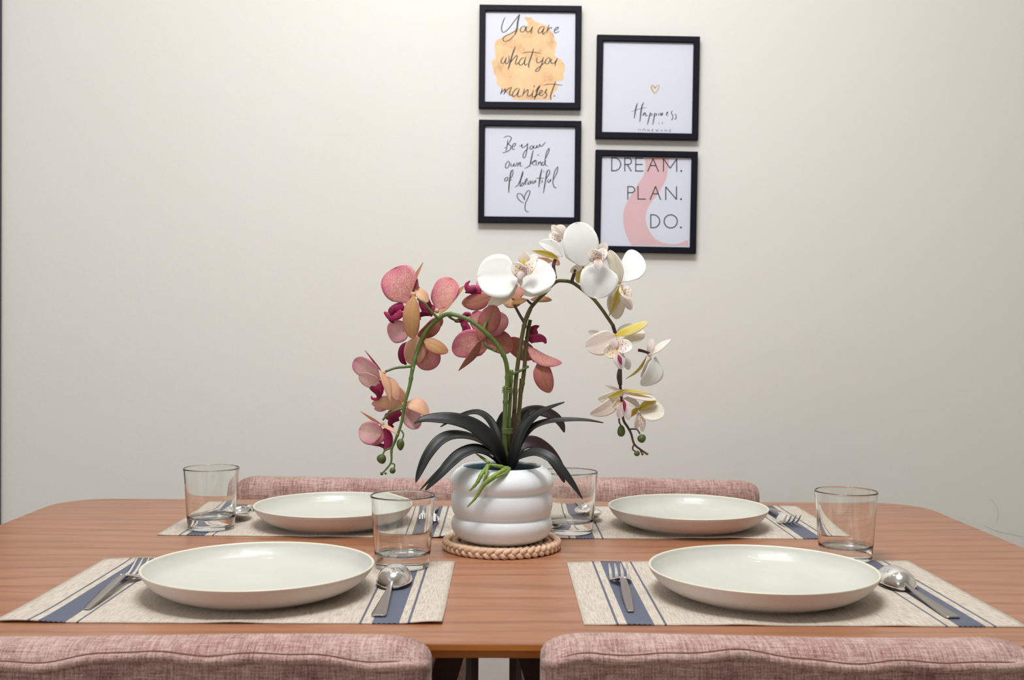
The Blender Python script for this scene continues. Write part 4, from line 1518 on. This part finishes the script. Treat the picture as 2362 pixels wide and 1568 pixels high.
def strokes(name, lines, org, sc, w, mat, parent, loc, smooth=True, off=.00035, clip=None):
    """flat pen strokes laid on the print"""
    vs, fs = [], []
    for ln in lines:
        if isinstance(ln, dict):
            ww, pts = ln['w'], ln['p']
        else:
            ww, pts = w, ln
        C = crom(pts, 5) if (smooth and len(pts) > 2) else [tuple(p) for p in pts]
        n = len(C)
        base = len(vs)
        for i, (x, y) in enumerate(C):
            x0, y0 = C[max(i - 1, 0)]
            x1, y1 = C[min(i + 1, n - 1)]
            tx, ty = x1 - x0, y1 - y0
            l_ = math.hypot(tx, ty) or 1
            tx, ty = tx / l_, ty / l_
            # a pen is heavier on down strokes
            h = ww / 2 * ((.75 + .45 * abs(ty)) if smooth else 1)
            if smooth and n > 4:
                e = min(i, n - 1 - i) / 3
                h *= min(1, .55 + .45 * e)
            for sg in (-1, 1):
                X, Y = x - ty * h * sg, y + tx * h * sg
                if clip:
                    Y = min(max(Y, clip[0]), clip[1])
                vs.append(loc(org[0] + X / sc, org[1] + Y / sc, off))
        for i in range(n - 1):
            a_ = base + 2 * i
            fs.append((a_, a_ + 1, a_ + 3, a_ + 2))
    k = len(vs)
    vs2 = vs + [v_ + V((0, .0002, 0)) for v_ in vs]
    fs2 = fs + [tuple(i + k for i in q[::-1]) for q in fs]
    return mesh(name, vs2, fs2, mat, parent, False)


def patch(name, poly, org, sc, mat, parent, loc, off=.00015):
    pts = [loc(org[0] + x / sc, org[1] + y / sc, off) for x, y in poly]
    n = len(pts)
    vs = pts + [p + V((0, .0001, 0)) for p in pts]
    fs = [tuple(range(n)), tuple(range(n, 2 * n))[::-1]]
    return mesh(name, vs, fs, mat, parent, False)


def dots(cs, r, n=10):
    out = []
    for x, y in cs:
        out.append({'w': 2 * r, 'p': [(x - r, y), (x + r, y)]})
    return out


def b1(t, pr, loc, ix, iz):
    o, s = (1120, 20), 7.127
    blob = [(640, 135), (700, 150), (760, 150), (800, 200), (900, 235), (1010, 275), (1110, 400), (1135, 450), (1130, 500), (1172, 560), (1150, 650), (1130, 760),
            (1175, 800), (1240, 830), (1300, 920), (1312, 1000), (1270, 1080), (1292, 1140), (1240, 1190), (1160, 1195), (1185, 1300), (1120, 1400), (1080, 1500),
            (480, 1500), (400, 1430), (270, 1330), (180, 1225), (195, 1170), (130, 1040), (118, 980), (102, 860), (160, 820), (150, 700), (150, 590), (190, 510),
            (270, 470), (300, 440), (420, 400), (500, 345), (425, 310), (560, 330), (640, 300), (690, 270), (690, 225), (650, 170)]
    rnd = random.Random(4)
    fine = []
    for i in range(len(blob)):
        a_, b_ = blob[i], blob[(i + 1) % len(blob)]
        for k in range(4):
            f_ = k / 4
            j = 0 if k == 0 else 9
            y_ = a_[1] + (b_[1] - a_[1]) * f_ + rnd.uniform(-j, j)
            fine.append((a_[0] + (b_[0] - a_[0]) * f_ + rnd.uniform(-j, j), min(y_, 1498)))
    patch('paint_patch', fine, o, s, 'watercolour_orange', pr, loc)
    l1 = [[(320, 140), (280, 240), (262, 330), (290, 390), (370, 340), (470, 210), (560, 90)],
          {'w': 24, 'p': [(560, 90), (530, 220), (515, 340), (480, 430)]}, [(480, 430), (400, 510), (320, 540), (285, 500), (330, 450), (430, 400), (520, 340)],
          [(620, 285), (580, 320), (575, 370), (610, 385), (650, 350), (655, 300), (620, 285)],
          [(680, 290), (665, 350), (690, 385), (740, 360), (775, 290)], [(775, 290), (755, 360), (745, 420)],
          [(960, 290), (900, 310), (865, 370), (880, 405), (930, 370), (970, 300)], [(970, 300), (940, 380), (945, 420), (990, 380)],
          [(1045, 260), (1020, 340), (1005, 405)], [(1010, 370), (1050, 320), (1080, 310), (1085, 335)],
          [(1130, 360), (1180, 340), (1195, 305), (1165, 310), (1130, 360), (1150, 400), (1215, 370)]]
    l2 = [[(290, 790), (255, 860), (270, 900), (310, 880), (345, 800)], [(345, 800), (325, 880), (345, 910), (385, 860), (385, 770)],
          {'w': 20, 'p': [(490, 620), (440, 760), (400, 900), (370, 1000)]}, [(400, 900), (450, 830), (510, 770), (520, 800), (490, 890), (510, 915), (560, 870)],
          [(640, 800), (580, 830), (550, 900), (575, 930), (630, 890), (665, 790)], [(665, 790), (640, 880), (655, 930), (690, 900)],
          {'w': 18, 'p': [(790, 655), (750, 790), (710, 910), (715, 975)]}, [(595, 735), (680, 715), (780, 715), (910, 735)],
          [(850, 800), (840, 870), (870, 890), (930, 850), (950, 800)], [(950, 800), (920, 920), (870, 1020), (825, 1030), (840, 990), (920, 930), (990, 860)],
          [(1020, 810), (985, 860), (990, 905), (1030, 900), (1060, 850), (1050, 810), (1020, 810)],
          [(1090, 820), (1075, 880), (1100, 905), (1150, 870), (1185, 810)], [(1185, 810), (1150, 890), (1140, 950)]]
    l3 = [[(275, 1310), (260, 1370), (245, 1410)], [(255, 1390), (320, 1320), (325, 1340), (300, 1415)], [(305, 1400), (370, 1320), (430, 1290)],
          [(430, 1290), (395, 1380), (400, 1425), (440, 1410)],
          [(540, 1300), (480, 1340), (440, 1410), (460, 1445), (520, 1400), (560, 1310)], [(560, 1310), (530, 1400), (535, 1450), (590, 1430)],
          [(640, 1310), (625, 1380), (600, 1445)], [(615, 1410), (680, 1340), (700, 1340), (690, 1420), (720, 1440), (770, 1390)],
          [(790, 1330), (770, 1400), (775, 1455), (810, 1440)], [(800, 1262), (798, 1290)],
          {'w': 20, 'p': [(900, 1260), (860, 1330), (830, 1420), (800, 1495)]}, [(820, 1370), (860, 1300), (900, 1260)], [(810, 1440), (880, 1400)],
          [(890, 1400), (930, 1370), (925, 1340), (895, 1360), (885, 1410), (920, 1430), (960, 1400)], [(960, 1400), (1010, 1320), (985, 1370), (1005, 1420), (975, 1468), (950, 1460)],
          {'w': 16, 'p': [(1155, 1190), (1110, 1310), (1070, 1430), (1075, 1500)]}, [(945, 1260), (1050, 1240), (1150, 1245), (1265, 1260)]] + dots([(1132, 1435)], 12)
    for l_ in (l1, l2, l3):
        strokes('lettering', l_, o, s, 14, 'ink_dark', pr, loc)


def b2(t, pr, loc, ix, iz):
    o, s = (1120, 290), 7.466
    A = [[(385, 240), (375, 320), (360, 400), (345, 440)], [(310, 210), (370, 180), (430, 190), (440, 230), (400, 300), (385, 320), (430, 340), (430, 400), (380, 440), (310, 465), (300, 455)],
         [(320, 380), (360, 380)], [(455, 370), (500, 350), (520, 310), (495, 305), (465, 340), (460, 395), (480, 410), (510, 395)],
         [(580, 350), (610, 345), (630, 320), (625, 370), (650, 375), (700, 340), (730, 300)], [(730, 300), (715, 400), (690, 520), (660, 555), (645, 520), (670, 450), (740, 380)],
         [(790, 340), (765, 375), (775, 405), (805, 395), (815, 355), (790, 340)], [(835, 335), (830, 380), (860, 385), (890, 330)], [(890, 330), (885, 375), (910, 375)],
         [(910, 375), (935, 320), (940, 350), (970, 350), (1035, 280)]]
    B = [[(385, 610), (350, 660), (345, 720), (375, 725), (410, 670), (405, 620), (385, 610)], [(440, 640), (435, 690), (465, 695), (495, 640)], [(495, 640), (490, 690), (520, 690), (540, 630)],
         [(560, 630), (558, 665), (555, 705)], [(558, 680), (595, 630), (600, 650), (595, 690), (640, 690)], [(670, 735), (720, 715), (760, 680)],
         {'w': 18, 'p': [(820, 420), (790, 560), (760, 705)]}, [(770, 660), (850, 595), (860, 610), (800, 640), (850, 690)], [(880, 600), (870, 670), (890, 680)], [(885, 505), (905, 503), (928, 508)],
         [(915, 620), (910, 650), (905, 680)], [(910, 660), (945, 620), (955, 680)], [(1010, 620), (975, 640), (970, 680), (1000, 680), (1040, 600)],
         [(1095, 380), (1050, 460), (1025, 600), (1030, 670), (1070, 695)], [(1095, 380), (1090, 440), (1040, 560)]]
    C_ = [[(375, 880), (335, 910), (335, 950), (365, 945), (385, 900), (375, 880)], {'w': 18, 'p': [(475, 760), (440, 790), (420, 900), (405, 1020), (398, 1155)]},
          [(475, 760), (465, 850), (430, 910)], [(385, 940), (420, 938), (460, 930)],
          [(505, 1055), (550, 1030), (600, 930), (640, 780)], [(640, 780), (640, 830), (600, 960), (590, 1045)], [(595, 1045), (640, 980), (660, 1000), (640, 1030), (590, 1045)],
          [(670, 990), (710, 950), (715, 910), (690, 930), (680, 1000), (720, 1000)], [(770, 950), (735, 980), (735, 1010), (770, 990), (785, 950), (785, 1000)],
          [(820, 940), (810, 985), (830, 990), (860, 940), (865, 985)], {'w': 20, 'p': [(970, 740), (940, 880), (915, 1060)]}, [(865, 905), (940, 902), (1010, 905)],
          [(975, 930), (972, 960), (970, 990)], [(1000, 780), (1004, 795)], {'w': 17, 'p': [(1100, 760), (1060, 790), (1030, 960), (995, 1165)]}, [(1100, 760), (1100, 820), (1040, 920)],
          [(1080, 920), (1070, 970), (1100, 970), (1120, 920), (1120, 965)], [(1245, 700), (1190, 790), (1160, 950), (1170, 1030), (1200, 1070), (1220, 1060)], [(1245, 700), (1235, 790), (1170, 930)]]
    for l_ in (A, B, C_):
        strokes('lettering', l_, o, s, 13, 'ink_dark', pr, loc)
    strokes('heart', [[(660, 1330), (590, 1290), (545, 1220), (560, 1170), (620, 1180), (665, 1260), (665, 1280)],
                      [(665, 1280), (680, 1190), (730, 1120), (765, 1130), (740, 1220), (690, 1330), (680, 1430), (710, 1480), (745, 1475)]], o, s, 13, 'ink_dark', pr, loc)


def b3(t, pr, loc, ix, iz):
    o, s = (1390, 180), 11.25
    strokes('lettering', [{'w': 30, 'p': [(905, 650), (860, 800), (820, 1045)]}, {'w': 30, 'p': [(1065, 630), (1010, 780), (965, 1140)]}, {'w': 12, 'p': [(740, 875), (950, 800), (1150, 760)]},
                          [(1110, 890), (1050, 930), (1055, 970), (1080, 950), (1105, 900), (1130, 985), (1170, 960)],
                          {'w': 24, 'p': [(1240, 880), (1200, 1050), (1160, 1215)]}, [(1220, 960), (1270, 920), (1280, 960), (1230, 985)],
                          {'w': 24, 'p': [(1350, 900), (1330, 1050), (1300, 1215)]}, [(1340, 960), (1390, 920), (1400, 960), (1350, 985)],
                          [(1470, 900), (1455, 960), (1490, 965)], [(1500, 960), (1515, 905), (1520, 975), (1560, 900), (1545, 975)],
                          [(1650, 940), (1690, 900), (1680, 880), (1655, 940), (1665, 970), (1710, 960)],
                          [(1810, 840), (1785, 910), (1825, 990), (1800, 1080), (1780, 1085)], [(1880, 920), (1910, 1000), (1890, 1070), (1870, 1050)]], o, s, 18, 'ink_grey', pr, loc)
    strokes('lettering', [[(1465, 1145), (1465, 1200)], [(1560, 1140), (1540, 1155), (1568, 1180), (1545, 1200)]], o, s, 12, 'ink_faint', pr, loc)
    # tops of HOMEMADE, cut off by the moulding
    y0, y1, sl = 1316, 1375, .035
    hm = []

    def g(x, *segs):
        for sg in segs:
            hm.append([(x + p[0], y0 + p[1] + sl * (x - 930)) for p in sg])
    T_ = 52
    g(935, [(0, 0), (0, T_)], [(48, 0), (48, T_)])
    g(1040, [(0, T_), (2, 25), (16, 5), (32, 0), (50, 8), (64, 25), (66, T_)])
    g(1160, [(0, T_), (4, 0), (30, T_)], [(30, T_), (56, 0), (60, T_)])
    g(1280, [(42, 0), (0, 0), (0, T_)], [(0, 46), (36, 46)])
    g(1385, [(0, T_), (4, 0), (30, T_)], [(30, T_), (56, 0), (60, T_)])
    g(1500, [(8, T_), (34, 0), (60, T_)])
    g(1625, [(0, T_), (0, 0), (26, 4), (46, 20), (52, T_)])
    g(1735, [(42, 0), (0, 0), (0, T_)], [(0, 44), (36, 44)])
    strokes('lettering', hm, o, s, 11, 'ink_grey', pr, loc, smooth=False)
    strokes('heart', [{'w': 34, 'p': [(1355, 410), (1290, 310), (1268, 240), (1295, 195), (1340, 220), (1362, 275)]},
                      {'w': 22, 'p': [(1362, 275), (1395, 215), (1440, 190), (1465, 230), (1430, 310), (1360, 400)]}], o, s, 22, 'ink_gold', pr, loc)


def b4(t, pr, loc, ix, iz):
    o, s = (1385, 355), 7.127
    Lf = crom([(722, 62), (742, 170), (728, 290), (690, 390), (620, 490), (520, 650), (435, 800), (388, 920), (370, 1050), (388, 1200), (430, 1350), (480, 1450), (515, 1502)], 3)
    Rt = crom([(1440, 1512), (1435, 1418), (1350, 1450), (1230, 1482), (1100, 1475), (980, 1440), (880, 1370), (800, 1260), (757, 1150), (745, 1040), (765, 930), (830, 800), (920, 690), (980, 600), (1050, 480), (1090, 370), (1110, 240), (1125, 130), (1122, 64)], 3)
    patch('painted_curve', Lf + Rt, o, s, 'print_pink', pr, loc)

    def arc(cx, cy, rx, ry, a0, a1, n=18):
        return [(cx + rx * math.cos(math.radians(a0 + (a1 - a0) * k / n)), cy + ry * math.sin(math.radians(a0 + (a1 - a0) * k / n))) for k in range(n + 1)]
    A = [[(185, 58), (185, 286)], [(185, 66), (228, 66)] + arc(228, 171, 105, 105, -90, 90) + [(185, 276)],
         [(400, 60), (400, 288)], [(400, 70), (456, 70)] + arc(456, 122, 54, 52, -90, 90) + [(400, 174)], [(440, 176), (508, 286)],
         [(580, 60), (580, 290)], [(580, 281), (708, 281)], [(580, 173), (695, 173)], [(580, 70), (704, 70)],
         [(775, 292), (865, 78)], [(865, 78), (955, 294)], [(812, 192), (918, 192)],
         [(1036, 292), (1036, 74)], [(1036, 80), (1145, 236)], [(1145, 236), (1254, 82)], [(1254, 76), (1254, 296)]] + dots([(1328, 281)], 14)
    B = [[(450, 750), (450, 528)], [(450, 537), (508, 537)] + arc(508, 587, 54, 50, -90, 90) + [(450, 637)],
         [(618, 525), (618, 750)], [(618, 742), (748, 742)], [(815, 756), (905, 532)], [(905, 532), (990, 756)], [(856, 655), (952, 655)],
         [(1073, 756), (1073, 536)], [(1073, 540), (1250, 748)], [(1250, 752), (1250, 532)]] + dots([(1325, 742)], 14)
    C_ = [[(828, 990), (828, 1220)], [(828, 1000), (868, 1000)] + arc(868, 1106, 106, 106, -90, 90) + [(828, 1212)], arc(1155, 1108, 108, 108, 0, 360, 40)] + dots([(1322, 1208)], 14)
    for l_ in (A, B, C_):
        strokes('lettering', l_, o, s, 17, 'ink_dark', pr, loc, smooth=False)


make_frame([(1106, 10), (1342, 13), (1340, 251), (1104, 248)], 'black framed print reading You are what you manifest over an orange patch', b1)
make_frame([(1105, 275), (1341, 279), (1339, 515), (1102, 513)], 'black framed print reading Be your own kind of beautiful', b2)
make_frame([(1378, 79), (1615, 84), (1611, 322), (1374, 318)], 'black framed print reading Happiness under a small gold heart', b3)
make_frame([(1374, 345), (1610, 349), (1606, 585), (1371, 580)], 'black framed print reading DREAM PLAN DO over a pink curve', b4)

# faint scuffs on the wall at the right
for pts in ([(2270, 1212), (2300, 1225), (2335, 1232), (2361, 1238)], [(2285, 1150), (2302, 1175), (2300, 1205)]):
    P = [PY(x, y, WY - .0002) for x, y in crom(pts, 6)]
    v, f = tube(P, [.0006] * len(P), 5, .3)
    mesh('scuff_mark', v, f, 'wall_scuff', wb)
